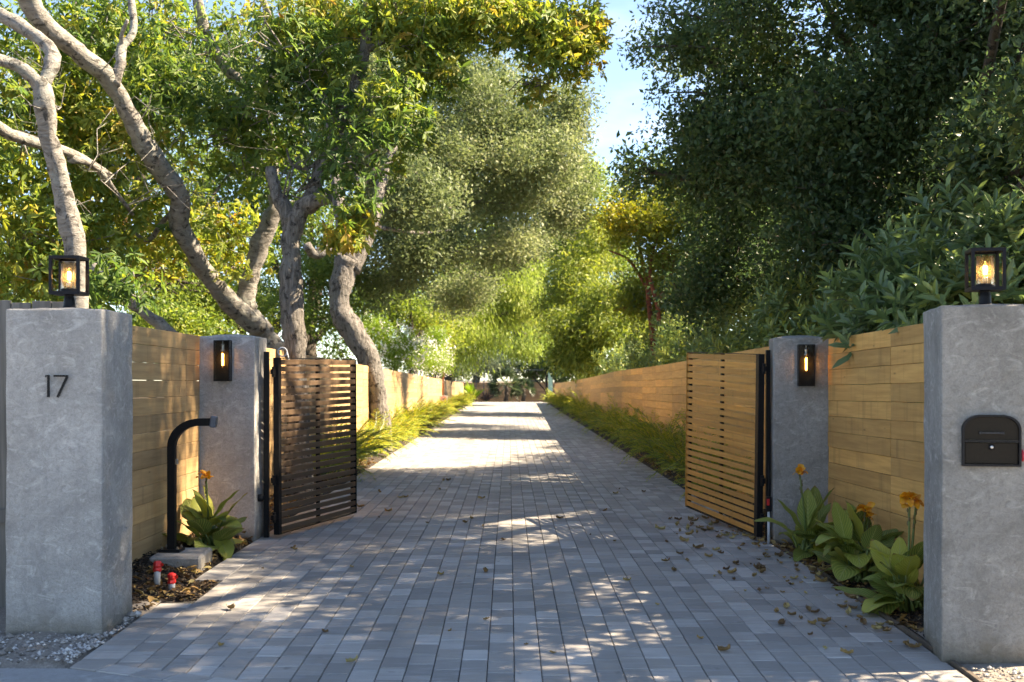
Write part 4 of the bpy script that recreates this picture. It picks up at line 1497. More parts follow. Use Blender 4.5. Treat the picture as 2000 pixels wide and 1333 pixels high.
tree('buckeye_tree', 'pale smooth trunk rising behind the lantern on the number 17 pillar', (-4.6, 12.7, -.02), M['bark_pale'], trA,
     dict(lobes=lobA, n=6000, per=6, L=.14, aspect=.32, spread=.1, mat=M['lf_buck'], seed=11, tvar=.35, tbase=.05, palm=True, six=True, gap=.30, droop=.22), (60, .014))

# --- leaning double tree
lobB = lobes_px([(340, 190, 16.2, 120, 110, 1.2, .2), (330, 430, 18.2, 130, 120, 1.2, .45), (470, 260, 16.6, 120, 130, 1.3, .18), (560, 110, 15.8, 150, 110, 1.3, .15),
                 (440, 460, 19.5, 110, 80, 1.2, .4), (300, 60, 16.5, 160, 80, 1.4, .3), (620, 170, 16, 130, 110, 1.2, .25), (200, 420, 17, 120, 120, 1.0, .42), (640, 40, 16.5, 180, 70, 1.4, .35)])
def trB(mb):
    limb(mb, pts_px([(600, 985, 18.6), (585, 800, 18.5), (558, 715, 18.3), (525, 668, 18.2), (497, 628, 18.0)]), .22, .17, 16, .07, 13, 5, .3)
    limb(mb, pts_px([(505, 640, 18.0), (470, 612, 17.7), (430, 570, 17.3), (388, 508, 16.8), (352, 442, 16.3), (352, 388, 16.0), (325, 345, 15.7), (282, 280, 15.2), (243, 205, 14.8), (213, 155, 14.5), (150, 100, 14.0), (80, 40, 13.5), (40, -40, 13.2)]), .15, .105, 16, .06, 14, 5)
    limb(mb, pts_px([(222, 165, 14.5), (236, 125, 14.5), (240, 92, 14.6), (262, 58, 14.7), (252, -20, 14.8)]), .075, .04, 9, .05, 15)
    limb(mb, pts_px([(240, 95, 14.6), (238, 70, 14.5), (250, 40, 14.4)]), .035, .02, 7, .05, 16)
    limb(mb, pts_px([(500, 632, 18.0), (480, 598, 18.0), (490, 540, 18.0), (514, 462, 18.0), (545, 402, 18.0)]), .16, .125, 16, .07, 17, 5)
    limb(mb, pts_px([(540, 408, 18.0), (532, 350, 18.0), (533, 290, 17.9), (520, 200, 17.6), (540, 80, 17.4), (500, -30, 17)]), .10, .05, 10, .05, 18)
    limb(mb, pts_px([(352, 450, 16.3), (330, 420, 16.5), (290, 470, 16.8), (250, 440, 17.0)]), .05, .025, 8, .06, 19)
    limb(mb, pts_px([(430, 570, 17.5), (400, 540, 18.5), (340, 480, 19), (300, 470, 19.2)]), .10, .06, 9, .08, 20)
    limb(mb, pts_px([(585, 800, 18.5), (470, 720, 16.5), (345, 660, 15.2), (310, 630, 15.0), (262, 596, 14.8), (235, 560, 14.6), (180, 520, 14.6)]), .085, .06, 10, .06, 21)
    limb(mb, pts_px([(530, 340, 18), (480, 330, 18), (440, 350, 17.8), (400, 410, 17.6)]), .04, .015, 7, .06, 22)
    side_shoots(mb, pts_px([(388, 508, 16.8), (325, 345, 15.7), (243, 205, 14.8), (150, 100, 14)]), 12, 403, .7, .009)
    side_shoots(mb, pts_px([(545, 402, 18), (533, 290, 17.9), (520, 200, 17.6), (440, 100, 17)]), 34, 404, 1.2, .012)
    limb(mb, pts_px([(520, 210, 17.6), (440, 130, 17.2), (400, 60, 17), (380, -40, 16.8)]), .10, .07, 10, .06, 23)
tree('buckeye_tree', 'twin-stemmed grey trunks leaning up and left above the dark gate pillar', (-3.37, 18.6, -.02), M['bark_pale'], trB,
     dict(lobes=lobB, n=7000, per=6, L=.14, aspect=.32, spread=.1, mat=M['lf_buck'], seed=23, tvar=.35, tbase=.08, palm=True, six=True, gap=.48, droop=.22), (130, .014))

# --- tree with the sawn limb beside the gate
lobD = lobes_px([(672, 462, 15.3, 42, 32, .4, .52), (710, 320, 14.8, 95, 95, .8, .22), (770, 230, 15.2, 80, 110, .9, .3), (700, 420, 15.7, 40, 45, .5, .6), (840, 130, 15.8, 70, 80, .9, .4),
                 (960, 45, 16.2, 160, 60, 1.1, .36), (1080, 90, 16.4, 95, 90, 1.0, .42), (1150, 60, 16.6, 50, 60, .8, .5), (800, 30, 15.8, 150, 80, 1.1, .33), (650, 270, 15.5, 90, 100, .8, .2),
                 (1040, 165, 16.4, 60, 40, .6, .5), (450, 520, 17.0, 40, 40, .5, .5)])
def trD(mb):
    limb(mb, pts_px([(586, 985, 15.0), (582, 860, 15.05), (580, 760, 15.1), (577, 680, 15.1), (571, 600, 15.1), (568, 500, 15.15), (573, 425, 15.2)]), .145, .135, 16, .09, 31, 6, .35)
    limb(mb, pts_px([(573, 435, 15.2), (598, 403, 15.15), (640, 383, 15.0)]), .135, .095, 14, .09, 32, 5)
    limb(mb, pts_px([(570, 440, 15.2), (556, 405, 15.25), (540, 380, 15.3), (530, 330, 15.4)]), .12, .07, 12, .05, 33)
    limb(mb, pts_px([(600, 405, 15.2), (640, 300, 15.5), (680, 190, 15.7), (712, 110, 15.8), (720, 0, 15.9), (740, -80, 16)]), .10, .07, 10, .05, 34)
    limb(mb, pts_px([(715, 100, 15.8), (790, 60, 16), (900, 40, 16.2), (1050, 70, 16.4), (1130, 100, 16.5)]), .05, .015, 8, .05, 35)
    limb(mb, pts_px([(680, 190, 15.7), (730, 230, 15.4), (760, 300, 15.2)]), .035, .012, 7, .05, 36)
    limb(mb, pts_px([(640, 300, 15.5), (690, 330, 15.1), (700, 380, 15)]), .03, .012, 7, .05, 37)
    limb(mb, pts_px([(640, 300, 15.5), (600, 330, 15.4), (570, 320, 15.3), (560, 290, 15.2)]), .03, .012, 7, .05, 38)
    side_shoots(mb, pts_px([(600, 400, 15.2), (640, 300, 15.5), (680, 190, 15.7), (900, 40, 16.2)]), 34, 405, .9, .010)
    for k in range(7):
        r2 = np.random.default_rng(k + 60)
        limb(mb, pts_px([(545 + 8 * k, 395 - 4 * k, 15.2), (560 + 12 * k + r2.normal() * 10, 350 + r2.normal() * 15, 15.2), (580 + 14 * k + r2.normal() * 15, 320 + r2.normal() * 20, 15.3)]), .014, .005, 5, .05, 39 + k, 3)
tree('buckeye_tree', 'rough grey trunk with a sawn off limb behind the dark gate', (-2.66, 15.0, -.02), M['bark_rough'], trD,
     dict(lobes=lobD, n=5800, per=6, L=.138, aspect=.32, spread=.1, mat=M['lf_buck'], seed=37, tvar=.38, tbase=.03, palm=True, six=True, gap=.44, droop=.22), (90, .012))

# --- big overhanging oak with the curved trunk
_le = ([(880, 330, 29, 190, 150, 3.0, .1), (1040, 310, 30, 110, 170, 2.6, .15), (760, 240, 27, 130, 140, 2.6), (950, 190, 30, 170, 100, 2.8), (820, 480, 28, 130, 75, 2.2, -.1),
                 (990, 470, 31, 110, 80, 2.4, .1), (1110, 240, 31, 60, 90, 1.8, .25), (1110, 400, 32, 55, 80, 1.6, .25), (760, 400, 28, 90, 80, 2, -.1), (740, 560, 30, 90, 60, 1.8, .1), (900, 40, 29, 230, 90, 3), (900, 570, 34, 90, 50, 1.8, .2), (800, 420, 24.6, 60, 45, 1.0, -.05), (850, 380, 25, 60, 45, 1.0, 0), (790, 330, 24.5, 60, 60, 1.0, 0)])
lobE = lobes_px([(a, b_, c_ + 2.0, *r2) for a, b_, c_, *r2 in _le])
def trE(mb):
    limb(mb, pts_px([(750, 985, 25.0), (745, 860, 25.0), (740, 790, 25.0), (724, 715, 25.0), (692, 652, 25.0), (664, 605, 25.0), (666, 560, 25.1), (680, 505, 25.2)]), .215, .25, 18, .07, 51, 6, .25)
    limb(mb, pts_px([(680, 510, 25.2), (672, 465, 25.3), (664, 410, 25.5), (650, 300, 26), (640, 180, 26)]), .17, .10, 14, .07, 52)
    limb(mb, pts_px([(688, 530, 25.2), (712, 478, 25.4), (730, 425, 25.6), (745, 360, 26), (775, 260, 26.5), (800, 150, 27)]), .17, .09, 14, .07, 53)
    limb(mb, pts_px([(730, 425, 25.6), (780, 408, 27.8), (850, 408, 30), (930, 395, 31.5), (1010, 400, 32)]), .09, .02, 9, .07, 54)
    limb(mb, pts_px([(742, 380, 26), (800, 330, 28.5), (880, 230, 30.5), (980, 205, 31.5), (1100, 260, 32.5)]), .09, .02, 9, .07, 55)
    limb(mb, pts_px([(740, 445, 25.7), (820, 455, 28.5), (880, 450, 30)]), .05, .015, 7, .07, 57)
    limb(mb, pts_px([(668, 480, 25.3), (640, 485, 25), (615, 498, 24.8), (600, 480, 24.6)]), .13, .09, 10, .08, 58)
tree('oak_tree', 'big oak with an S-curved trunk leaning over the driveway', (-2.66, 25.0, -.02), M['bark_oak'], trE,
     dict(lobes=sublobes(lobE, 7, .36, 300), n=14000, per=15, L=.115, aspect=.5, spread=.18, mat=M['lf_oak'], seed=51, tvar=.4, tbase=.42, gap=.08, gscale=1.5, droop=.1), (420, .02))

# --- backdrop trees on the left
def simple_tree(name, label, lobes_in, base, bark, r0, kw, twig=(40, .03), group=None, world=False):
    lob = lobes_in if world else lobes_px(lobes_in)
    b0 = Vector(base)
    def fn(mb):
        h = min(float(l_[0][2]) for l_ in lob)
        cxy = np.mean([l_[0] for l_ in lob], 0)
        split = Vector((b0.x * .6 + cxy[0] * .4, b0.y * .6 + cxy[1] * .4, max(.6, h * .75)))
        limb(mb, [b0, b0.lerp(split, .5) + Vector((r0 * .6, 0, 0)), split], r0, r0 * .8, 10, .07, int(kw['seed']), 4, .3)
        branch_to(mb, split, lob, r0 * .5, int(kw['seed']))
    kw = dict(kw); kw['lobes'] = sublobes(lob, 6, .42, int(kw['seed']) + 300, .6, .5)
    return tree(name, label, base, bark, fn, kw, twig, group)

simple_tree('oak_tree', 'tall leafy tree filling the background at the upper left corner', [(180, 180, 25, 260, 220, 3, .1), (60, 480, 24, 180, 130, 2.5, .25), (250, 520, 25, 170, 120, 2.5, .3), (420, 80, 26, 220, 150, 3), (-250, 300, 22, 300, 350, 4), (150, -180, 25, 400, 200, 4)], (-8.4, 24.5, -.03), M['bark_dark'], .28,
            dict(n=6500, per=9, L=.12, aspect=.5, spread=.16, mat=M['lf_back'], seed=61, tvar=.4, tbase=.3, gap=.26), (320, .03))
simple_tree('garden_tree', 'bright green bushy tree low behind the leaning twin trunks', [(420, 600, 27, 130, 80, 2.2, .3), (560, 610, 29, 120, 80, 2.2, .25), (330, 640, 26, 90, 60, 2.0, .3), (620, 540, 31, 120, 90, 2.5, .1)], (-5.6, 28.5, -.03), M['bark_dark'], .2,
            dict(n=4200, per=9, L=.11, aspect=.5, spread=.15, mat=M['lf_back'], seed=62, tvar=.4, tbase=.3, gap=.2), (80, .02))
simple_tree('oak_tree', 'dense tree between the sawn limb trunk and the curved oak trunk', [(600, 380, 34, 170, 160, 3.5, .1), (480, 380, 32, 150, 150, 3, .1), (700, 140, 37, 200, 160, 4, .1), (660, 620, 36, 110, 100, 2.5, -.05)], (-6.2, 35.5, -.03), M['bark_dark'], .3,
            dict(n=5200, per=9, L=.13, aspect=.5, spread=.2, mat=M['lf_back'], seed=63, tvar=.35, tbase=.25, gap=.22), (160, .03))
simple_tree('oak_tree', 'tall brownish green tree standing furthest back on the number 17 side', [(150, 250, 44, 330, 240, 5, .2), (480, 150, 46, 260, 230, 5, .15), (-250, 350, 40, 350, 350, 5, .2), (350, 520, 42, 330, 130, 4, .25), (0, 560, 40, 300, 120, 4, .2), (700, 350, 50, 160, 220, 4, .1)], (-12.5, 44, -.03), M['bark_dark'], .45,
            dict(n=7500, per=9, L=.2, aspect=.5, spread=.26, mat=M['lf_oak'], seed=59, tvar=.4, tbase=.25, gap=.08), (120, .04))
for k, (px, py, d, lb) in enumerate(((60, 640, 19, 'green shrub showing low behind the number 17 pillar'), (300, 655, 21, 'bright low shrub above the tan front fence panel'))):
    simple_tree('garden_shrub', lb, [(px, py, d, 130, 70, 1.2, .25), (px - 130, py, d, 120, 70, 1.2, .2), (px + 70, py + 10, d, 90, 60, 1.0, .3)], ((px - HX) / F * d, d, -.03), M['bark_dark'], .08,
            dict(n=1500, per=9, L=.1, aspect=.5, spread=.12, mat=M['lf_back'], seed=78 + k, tvar=.4, tbase=.3, gap=.1), (40, .012))
# oleander with white flowers
lobO = [(770, 690, 36, 70, 55, 1.3, .3), (820, 700, 40, 55, 45, 1.2, .35), (735, 660, 35, 60, 50, 1.2, .2), (850, 690, 45, 40, 45, 1.2, .35)]
t_ol = simple_tree('oleander_shrub', 'shrub covered in white flowers above the long sunlit fence', lobO, (-4.0, 38, -.03), M['bark_dark'], .06,
            dict(n=2200, per=9, L=.13, aspect=.25, spread=.12, mat=M['lf_bright'], seed=64, tvar=.3, tbase=.2, gap=.15), (50, .012))
lo_ = [(c - np.array((-4.0, 38, -.03)), r2 * 1.04, tt_) for c, r2, tt_ in lobes_px(lobO)]
crown('blossom', lo_, 380, 9, .075, .85, .07, M['petal_w'], t_ol, 65, power=.15, gap=.3)
simple_tree('garden_tree', 'small dark trunked tree behind the white flowering shrub', [(800, 590, 50, 80, 60, 3, .25), (860, 640, 52, 50, 60, 2.5, .4), (740, 580, 50, 80, 60, 3, .1)], (-4.2, 50, -.03), M['bark_dark'], .26,
            dict(n=3000, per=10, L=.14, aspect=.5, spread=.2, mat=M['lf_back'], seed=66, tvar=.35, tbase=.35, gap=.2), (60, .03))
simple_tree('oak_tree', 'grey green tree closing the gaps behind the overhanging oak', [(930, 370, 68, 170, 130, 5, .1), (1040, 430, 70, 110, 110, 4, .15), (820, 430, 66, 130, 120, 4, .1), (960, 230, 72, 140, 110, 4, .1)], (-4.6, 69, -.03), M['bark_dark'], .45,
            dict(n=4600, per=10, L=.26, aspect=.5, spread=.3, mat=M['lf_oak'], seed=58, tvar=.4, tbase=.4, gap=.05), (60, .04))
# drooping yellow-green pepper tree
simple_tree('pepper_tree', 'drooping yellow green tree hanging over the far end of the driveway', [(900, 560, 60, 100, 90, 4, .2), (975, 570, 62, 80, 70, 3.5, .2), (880, 650, 58, 60, 80, 3, .3), (930, 640, 60, 60, 70, 3, .3), (1030, 600, 60, 40, 40, 2, .3), (960, 500, 64, 100, 60, 4, .1), (1010, 540, 66, 70, 70, 3, .15), (850, 600, 58, 60, 80, 3, .2), (1040, 660, 70, 40, 50, 3, .1)], (-3.9, 60, -.03), M['bark_dark'], .3,
            dict(n=5600, per=12, L=.30, aspect=.22, spread=.28, mat=M['lf_pepper'], seed=67, tvar=.35, tbase=.3, gap=.22, hang=1.1, gscale=.8), (90, .04))
# far backdrop
FAR = 'trees closing off the far end'
simple_tree('silver_bush', 'pale silvery bush above the far end fence', [(935, 710, 92, 50, 28, 2, .3), (990, 715, 95, 50, 25, 2, .3), (900, 720, 90, 30, 20, 2, .2)], (-3, 94, -.03), M['bark_dark'], .12,
            dict(n=1100, per=10, L=.3, aspect=.35, spread=.3, mat=M['lf_silver'], seed=68, tvar=.4, tbase=.3, gap=.1), (20, .03))
simple_tree('conifer_tree', 'dark evergreen tree at the end of the driveway', [(1040, 660, 100, 55, 60, 3, 0), (1010, 620, 104, 50, 80, 3, .1), (1070, 640, 100, 40, 70, 3), (1030, 560, 105, 50, 70, 3, .1)], (1.8, 102, -.03), M['bark_dark'], .4,
            dict(n=2600, per=10, L=.34, aspect=.35, spread=.4, mat=M['lf_conifer'], seed=69, tvar=.4, tbase=.4, gap=.15), (40, .05))
simple_tree('garden_tree', 'mid green tree behind the drooping yellow tree', [(960, 650, 108, 70, 70, 4, .2), (900, 600, 112, 90, 110, 5, .2), (1000, 560, 115, 120, 90, 5, .1)], (-3.5, 112, -.03), M['bark_dark'], .4,
            dict(n=2800, per=10, L=.36, aspect=.5, spread=.4, mat=M['lf_back'], seed=70, tvar=.4, tbase=.35, gap=.15), (40, .05))
simple_tree('garden_tree', 'tall yellow green tree standing furthest back below the blue sky', [(1150, 360, 95, 55, 60, 4, .3), (1110, 480, 98, 80, 90, 5, .1), (1180, 450, 95, 60, 80, 4, .2)], (6.5, 97, -.03), M['bark_dark'], .4,
            dict(n=3000, per=10, L=.33, aspect=.4, spread=.4, mat=M['lf_pepper'], seed=71, tvar=.4, tbase=.15, gap=.18), (50, .05))
simple_tree('garden_tree', 'green tree filling the gap between the feathery tree and the red stemmed tree', [(1235, 560, 108, 60, 90, 4, .2), (1260, 640, 104, 70, 70, 4, .1), (1200, 500, 112, 60, 70, 4, .3), (1330, 560, 102, 90, 90, 4, .1)], (11.5, 107, -.03), M['bark_dark'], .4,
            dict(n=3200, per=10, L=.3, aspect=.45, spread=.35, mat=M['lf_back'], seed=75, tvar=.4, tbase=.2, gap=.12), (40, .05))
simple_tree('garden_shrub', 'dark bush beside the leaning frame at the far end', [(1085, 715, 92, 45, 32, 2, .1), (1050, 725, 94, 40, 25, 2, .1), (1120, 715, 90, 40, 35, 2, .1)], (3.6, 92, -.03), M['bark_dark'], .12,
            dict(n=1100, per=10, L=.3, aspect=.45, spread=.3, mat=M['lf_dark'], seed=76, tvar=.4, tbase=.4, gap=.05), (20, .03))
simple_tree('garden_shrub', 'green bush on the number 17 side of the far end fence', [(880, 715, 92, 45, 35, 2, .2), (840, 715, 90, 45, 35, 2, .2)], (-5.4, 92, -.03), M['bark_dark'], .12,
            dict(n=800, per=10, L=.3, aspect=.45, spread=.3, mat=M['lf_back'], seed=77, tvar=.4, tbase=.2, gap=.05), (20, .03))
simple_tree('garden_tree', 'hazy green tree seen through the feathery tree at the far end', [(1100, 600, 115, 90, 110, 5, .2), (1040, 500, 118, 90, 90, 5, .2), (1160, 640, 112, 80, 80, 5, .1)], (5, 116, -.03), M['bark_dark'], .4,
            dict(n=2600, per=10, L=.4, aspect=.5, spread=.45, mat=M['lf_back'], seed=79 + 20, tvar=.4, tbase=.2, gap=.08), (30, .05))
# bright green feathery tree on the right
simple_tree('locust_tree', 'bright fresh green feathery tree on the mailbox side mid distance', [(1120, 530, 54, 70, 60, 2.6, .25), (1160, 590, 52, 80, 60, 2.6, .25), (1110, 640, 52, 70, 60, 2.6, .2), (1180, 660, 50, 80, 60, 2.4, .2), (1130, 700, 52, 60, 40, 2, .1), (1200, 600, 54, 50, 60, 2.2, .0), (1240, 680, 48, 60, 45, 2, .2), (1090, 580, 56, 50, 60, 2.2, .2), (1160, 480, 56, 50, 50, 2, .3)], (4.4, 53, -.03), M['bark_dark'], .16,
            dict(n=5600, per=12, L=.24, aspect=.3, spread=.24, mat=M['lf_locust'], seed=72, tvar=.7, tbase=.25, gap=.36, hang=.35, gscale=1.4), (60, .025))
# madrone with red trunks
lobM = lobes_px([(1240, 410, 34, 75, 55, 2.0, .3), (1300, 440, 33, 60, 60, 1.8, .25), (1210, 450, 35, 45, 40, 1.5, .3), (1270, 500, 33, 60, 40, 1.5, .1), (1320, 380, 34, 50, 50, 1.6, .3), (1400, 470, 32, 80, 70, 2, .0), (1250, 570, 35, 70, 60, 1.6, .1), (1330, 620, 34, 80, 50, 1.6, .1)])
def trM(mb):
    b0 = at(1290, 800, 33); b0.z = -.05
    limb(mb, [b0] + pts_px([(1275, 660, 33), (1268, 600, 33), (1262, 540, 33.2), (1240, 450, 34)]), .10, .045, 10, .05, 81, 4)
    limb(mb, [b0] + pts_px([(1292, 690, 32.8), (1284, 600, 32.6), (1270, 530, 32.6), (1290, 430, 33)]), .085, .04, 10, .05, 82, 4)
    limb(mb, [b0] + pts_px([(1310, 690, 32.5), (1340, 610, 32.3), (1335, 560, 32.2), (1345, 460, 32)]), .08, .04, 10, .05, 83, 4)
    limb(mb, pts_px([(1262, 560, 33.2), (1230, 510, 33.6), (1190, 490, 34)]), .05, .02, 8, .05, 84)
    limb(mb, pts_px([(1284, 590, 32.6), (1310, 540, 32.8), (1320, 480, 33)]), .05, .02, 8, .05, 85)
tree('madrone_tree', 'tree with red bare stems and yellow green leaves behind the long shaded fence', (4.25, 33, -.05), M['bark_red'], trM,
     dict(lobes=sublobes(lobM, 5, .45, 303), n=3600, per=10, L=.14, aspect=.45, spread=.16, mat=M['lf_madrone'], seed=81, tvar=.4, tbase=.08, gap=.2), (120, .018))

# --- huge dark oak on the right
lobR = lobes_px([(1560, 260, 18.0, 210, 210, 2.4), (1800, 180, 16.0, 260, 230, 2.4), (1420, 470, 20.0, 130, 120, 1.9), (1430, 230, 19.0, 105, 150, 1.9, .05), (1700, 480, 17.0, 230, 150, 1.9),
                 (1450, 60, 18.5, 170, 110, 2.3, .05), (1560, 560, 19.0, 140, 80, 1.7), (1950, 450, 14.5, 180, 180, 1.8), (1350, 360, 20, 75, 70, 1.5, .1), (1850, -120, 15.5, 300, 180, 2.6),
                 (1500, -200, 18, 230, 150, 2.6), (2150, 250, 14, 250, 330, 2.4), (2000, -330, 15.5, 330, 180, 2.4), (1380, 560, 20.5, 80, 70, 1.5), (1345, 90, 19, 45, 40, .8, .1), (1690, 10, 17, 130, 80, 1.8), (1250, 330, 20, 40, 22, .6, .15)])
lobR_spray = lobes_px([(1245, 92, 19, 45, 9, .4, .1), (1290, 25, 19, 40, 18, .5, .1), (1300, 180, 19.3, 40, 14, .5, .1), (1290, 250, 19.5, 30, 18, .5, .1), (1225, 365, 20.5, 40, 20, .6, .15)])
# boughs reaching out over the street end, above the top right of the frame
lobR2 = [(np.array(c_), np.array(r2), .06) for c_, r2 in (
    ((4.9, 6.6, 5.3), (1.6, 1.6, 1.1)), ((5.1, 9.3, 5.5), (1.8, 1.7, 1.3)), ((6.6, 7.8, 7.9), (1.9, 1.8, 1.3)), ((6.8, 11.0, 7.7), (2.0, 1.8, 1.5)), ((5.4, 12.4, 6.4), (1.7, 1.5, 1.3)),
    ((7.4, 5.4, 8.7), (1.9, 1.6, 1.3)), ((7.4, 13.6, 9.6), (2.0, 1.7, 1.4)), ((7.3, 7.5, 10.6), (1.9, 1.7, 1.2)), ((7.3, 10.6, 11.0), (1.9, 1.8, 1.2)), ((4.7, 8.2, 3.8), (.9, 1.5, .8)), ((4.7, 5.8, 3.6), (.9, 1.3, .8)), ((5.2, 10.6, 4.0), (.9, 1.2, .8)), ((7.6, 9.0, 12.2), (1.8, 2.2, 1.0)), ((6.4, 10.0, 10.3), (1.4, 1.6, .9)), ((7.4, 12.0, 12.2), (1.7, 1.5, 1.0)), ((6.3, 7.2, 9.6), (1.3, 1.4, .8)), ((4.7, 6.7, 3.1), (.8, 1.3, .8)), ((4.5, 5.2, 2.9), (.8, 1.2, .8)))]
def trR(mb):
    b0 = Vector((6.8, 17.5, -.05))
    s1 = b0 + Vector((-.3, -.2, 2.4))
    limb(mb, [b0, b0 + Vector((.1, 0, 1.2)), s1], .36, .30, 14, .07, 91, 5, .3)
    for k, l_ in enumerate(lobR + lobR2):
        c = Vector(l_[0])
        m1 = s1.lerp(c, .45) + Vector((0, 0, .6))
        limb(mb, [s1, m1, c], .13, .04, 8, .08, 92 + k, 4)
    for k, (a, b_) in enumerate((((1480, 110, 18), (1240, 92, 19)), ((1450, 60, 18), (1270, 25, 19)), ((1450, 200, 18.5), (1290, 182, 19.3)), ((1400, 330, 19.5), (1220, 368, 20.5)))):
        limb(mb, [at(*a), at(*a).lerp(at(*b_), .5) + Vector((0, 0, .08)), at(*b_)], .03, .008, 6, .05, 200 + k, 4)
t_ro = tree('oak_tree', 'huge dark evergreen tree towering over the mailbox side fence', (6.8, 17.5, -.05), M['bark_dark'], trR,
     dict(lobes=sublobes(lobR, 7, .36, 301), n=24000, per=11, L=.115, aspect=.5, spread=.16, mat=M['lf_dark'], seed=91, tvar=.35, tbase=.38, gap=.20, gscale=1.7, power=.5), (420, .018))
crown('crown', [(c - np.array((6.8, 17.5, -.05)), r2, tt_) for c, r2, tt_ in lobR_spray], 150, 9, .10, .45, .12, M['lf_dark'], t_ro, 98, tvar=.3, tbase=.4, gap=.1)
crown('crown', [(c - np.array((6.8, 17.5, -.05)), r2, tt_) for c, r2, tt_ in sublobes(lobR2, 5, .4, 302)], 14500, 11, .12, .5, .16, M['lf_dark'], t_ro, 97, tvar=.35, tbase=.36, gap=.22, gscale=2.2, power=.5)

simple_tree('garden_tree', 'dark green tree mass behind the huge evergreen and the madrone', [(1480, 420, 34, 180, 160, 3.5, 0), (1640, 300, 34, 190, 150, 3.0, 0), (1450, 260, 40, 100, 120, 3, .1), (1380, 600, 33, 120, 70, 2.5, .1)], (9.5, 34, -.03), M['bark_dark'], .35,
            dict(n=4200, per=10, L=.20, aspect=.5, spread=.25, mat=M['lf_dark'], seed=95, tvar=.35, tbase=.5, gap=.1), (60, .04))
simple_tree('garden_tree', 'dark tree standing behind the laurel at the mailbox side', [(1850, 300, 23, 230, 260, 3, 0), (1700, 500, 24, 200, 170, 2.5, .05), (2050, 200, 21, 250, 300, 3, 0), (1900, 560, 20, 200, 120, 2, .05)], (9.2, 22.5, -.03), M['bark_red'], .25,
            dict(n=4200, per=10, L=.17, aspect=.5, spread=.2, mat=M['lf_dark'], seed=96, tvar=.35, tbase=.4, gap=.1), (60, .03))
# --- laurel shrubs
def whorl_crown(name, lobes, n, per, L, aspect, mat, parent, seed, tbase=.3):
    """upright sprays: leaves whorled along short shoots that point up and out"""
    r_ = np.random.default_rng(seed)
    P, d, tint = crown_clusters(lobes, n, seed, .22, .0)
    n = len(P)
    ax = d * .8 + np.array([0, 0, .75]) + .35 * rvec(r_, n)
    ax /= np.linalg.norm(ax, axis=1, keepdims=True)
    u = np.cross(ax, rvec(r_, n)); u /= np.linalg.norm(u, axis=1, keepdims=True)
    w = np.cross(ax, u)
    i = np.tile(np.arange(per), n)
    q = i * 2.4 + np.repeat(r_.random(n) * 6.28, per)
    t = i / per
    axl = np.repeat(ax, per, 0)
    rad = np.repeat(u, per, 0) * np.cos(q)[:, None] + np.repeat(w, per, 0) * np.sin(q)[:, None]
    Pb = np.repeat(P, per, 0) + axl * (t * L * 1.1)[:, None]
    D = rad * (1.1 - .55 * t)[:, None] + axl * (.35 + .8 * t)[:, None]
    N = axl * 1.0 - rad * .3
    Ls = L * (1.1 - .35 * t) * (.75 + .4 * r_.random(len(t)))
    V, FV, k = leaf_arrays(Pb, D, N, Ls, Ls * aspect, .16, .14, True)
    tl = np.clip(np.repeat(tbase + .22 * r_.normal(size=n) + tint, per) + .10 * r_.normal(size=len(t)) + .25 * (t > .75), 0, 1)
    return put(name, np_mesh(name, V, k, FV, mat, np.repeat(tl, k)), parent)

t = thing('laurel_shrub', 'big leaved laurel spilling over the fence behind the mailbox pillar', 'shrub', (3.6, 9.9, -.03))
lobL = [(np.array((.0, .1, 2.05)), np.array((.55, .7, .50)), 0), (np.array((.55, -.2, 2.35)), np.array((.6, .7, .60)), 0), (np.array((-.18, .5, 1.98)), np.array((.42, .5, .36)), 0),
        (np.array((1.0, -.2, 2.2)), np.array((.6, .7, .75)), 0), (np.array((.05, -.75, 2.0)), np.array((.45, .6, .36)), 0), (np.array((.3, .0, 1.3)), np.array((.5, 1.2, .8)), 0), (np.array((1.5, -.2, 1.9)), np.array((.7, .9, 1.0)), 0), (np.array((-.3, .75, 2.2)), np.array((.38, .5, .32)), 0), (np.array((.1, .9, 2.4)), np.array((.5, .5, .4)), 0), (np.array((.2, -.3, 2.6)), np.array((.5, .5, .4)), 0)]
whorl_crown('crown', lobL, 900, 11, .205, .31, M['lf_laurel'], t, 131)
m_ = MB()
for k, l_ in enumerate(lobL):
    limb(m_, [(.3 + .1 * k, .1 * k, 0), (.3, 0, 1.0), tuple(l_[0])], .03, .012, 7, .05, 140 + k, 4)
twigs(m_, lobL, 60, 141, .008)
m_.build('stem', M['bark_dark'], t, True)
# hedge of laurels along the long shaded fence
HV = []
for v_ in range(3):
    r2 = np.random.default_rng(150 + v_)
    lob = [(np.array((r2.normal() * .25, r2.normal() * .5, 1.55 + .25 * r2.normal())), np.array((.65, .9, .75)), .1) for _ in range(4)] + [(np.array((0, 0, .9)), np.array((.6, 1.2, .8)), 0)]
    tmp = whorl_crown('crown', lob, 430, 9, .17, .33, M['lf_laurel'], None, 155 + v_, .55)
    m_ = MB()
    for k, l_ in enumerate(lob):
        limb(m_, [(0, .1 * k, 0), (0, 0, .6), tuple(l_[0])], .03, .012, 6, .05, 160 + k, 3)
    HV.append((tmp.data, m_.mesh('stem', M['bark_dark'], True)))
    bpy.data.objects.remove(tmp)
hedge = [(4.0, 13.2, 1.0), (4.0, 15.6, 1.05), (3.95, 18.2, 1.08), (3.95, 21.0, 1.10), (3.95, 24.0, 1.08), (3.9, 27.0, 1.18), (3.9, 30.2, 1.15), (3.9, 33.5, 1.02), (3.9, 37.0, .98), (3.9, 41.0, .95), (3.9, 46.0, .98), (3.9, 51.5, .90), (3.9, 58, .9), (3.95, 65, .85)]
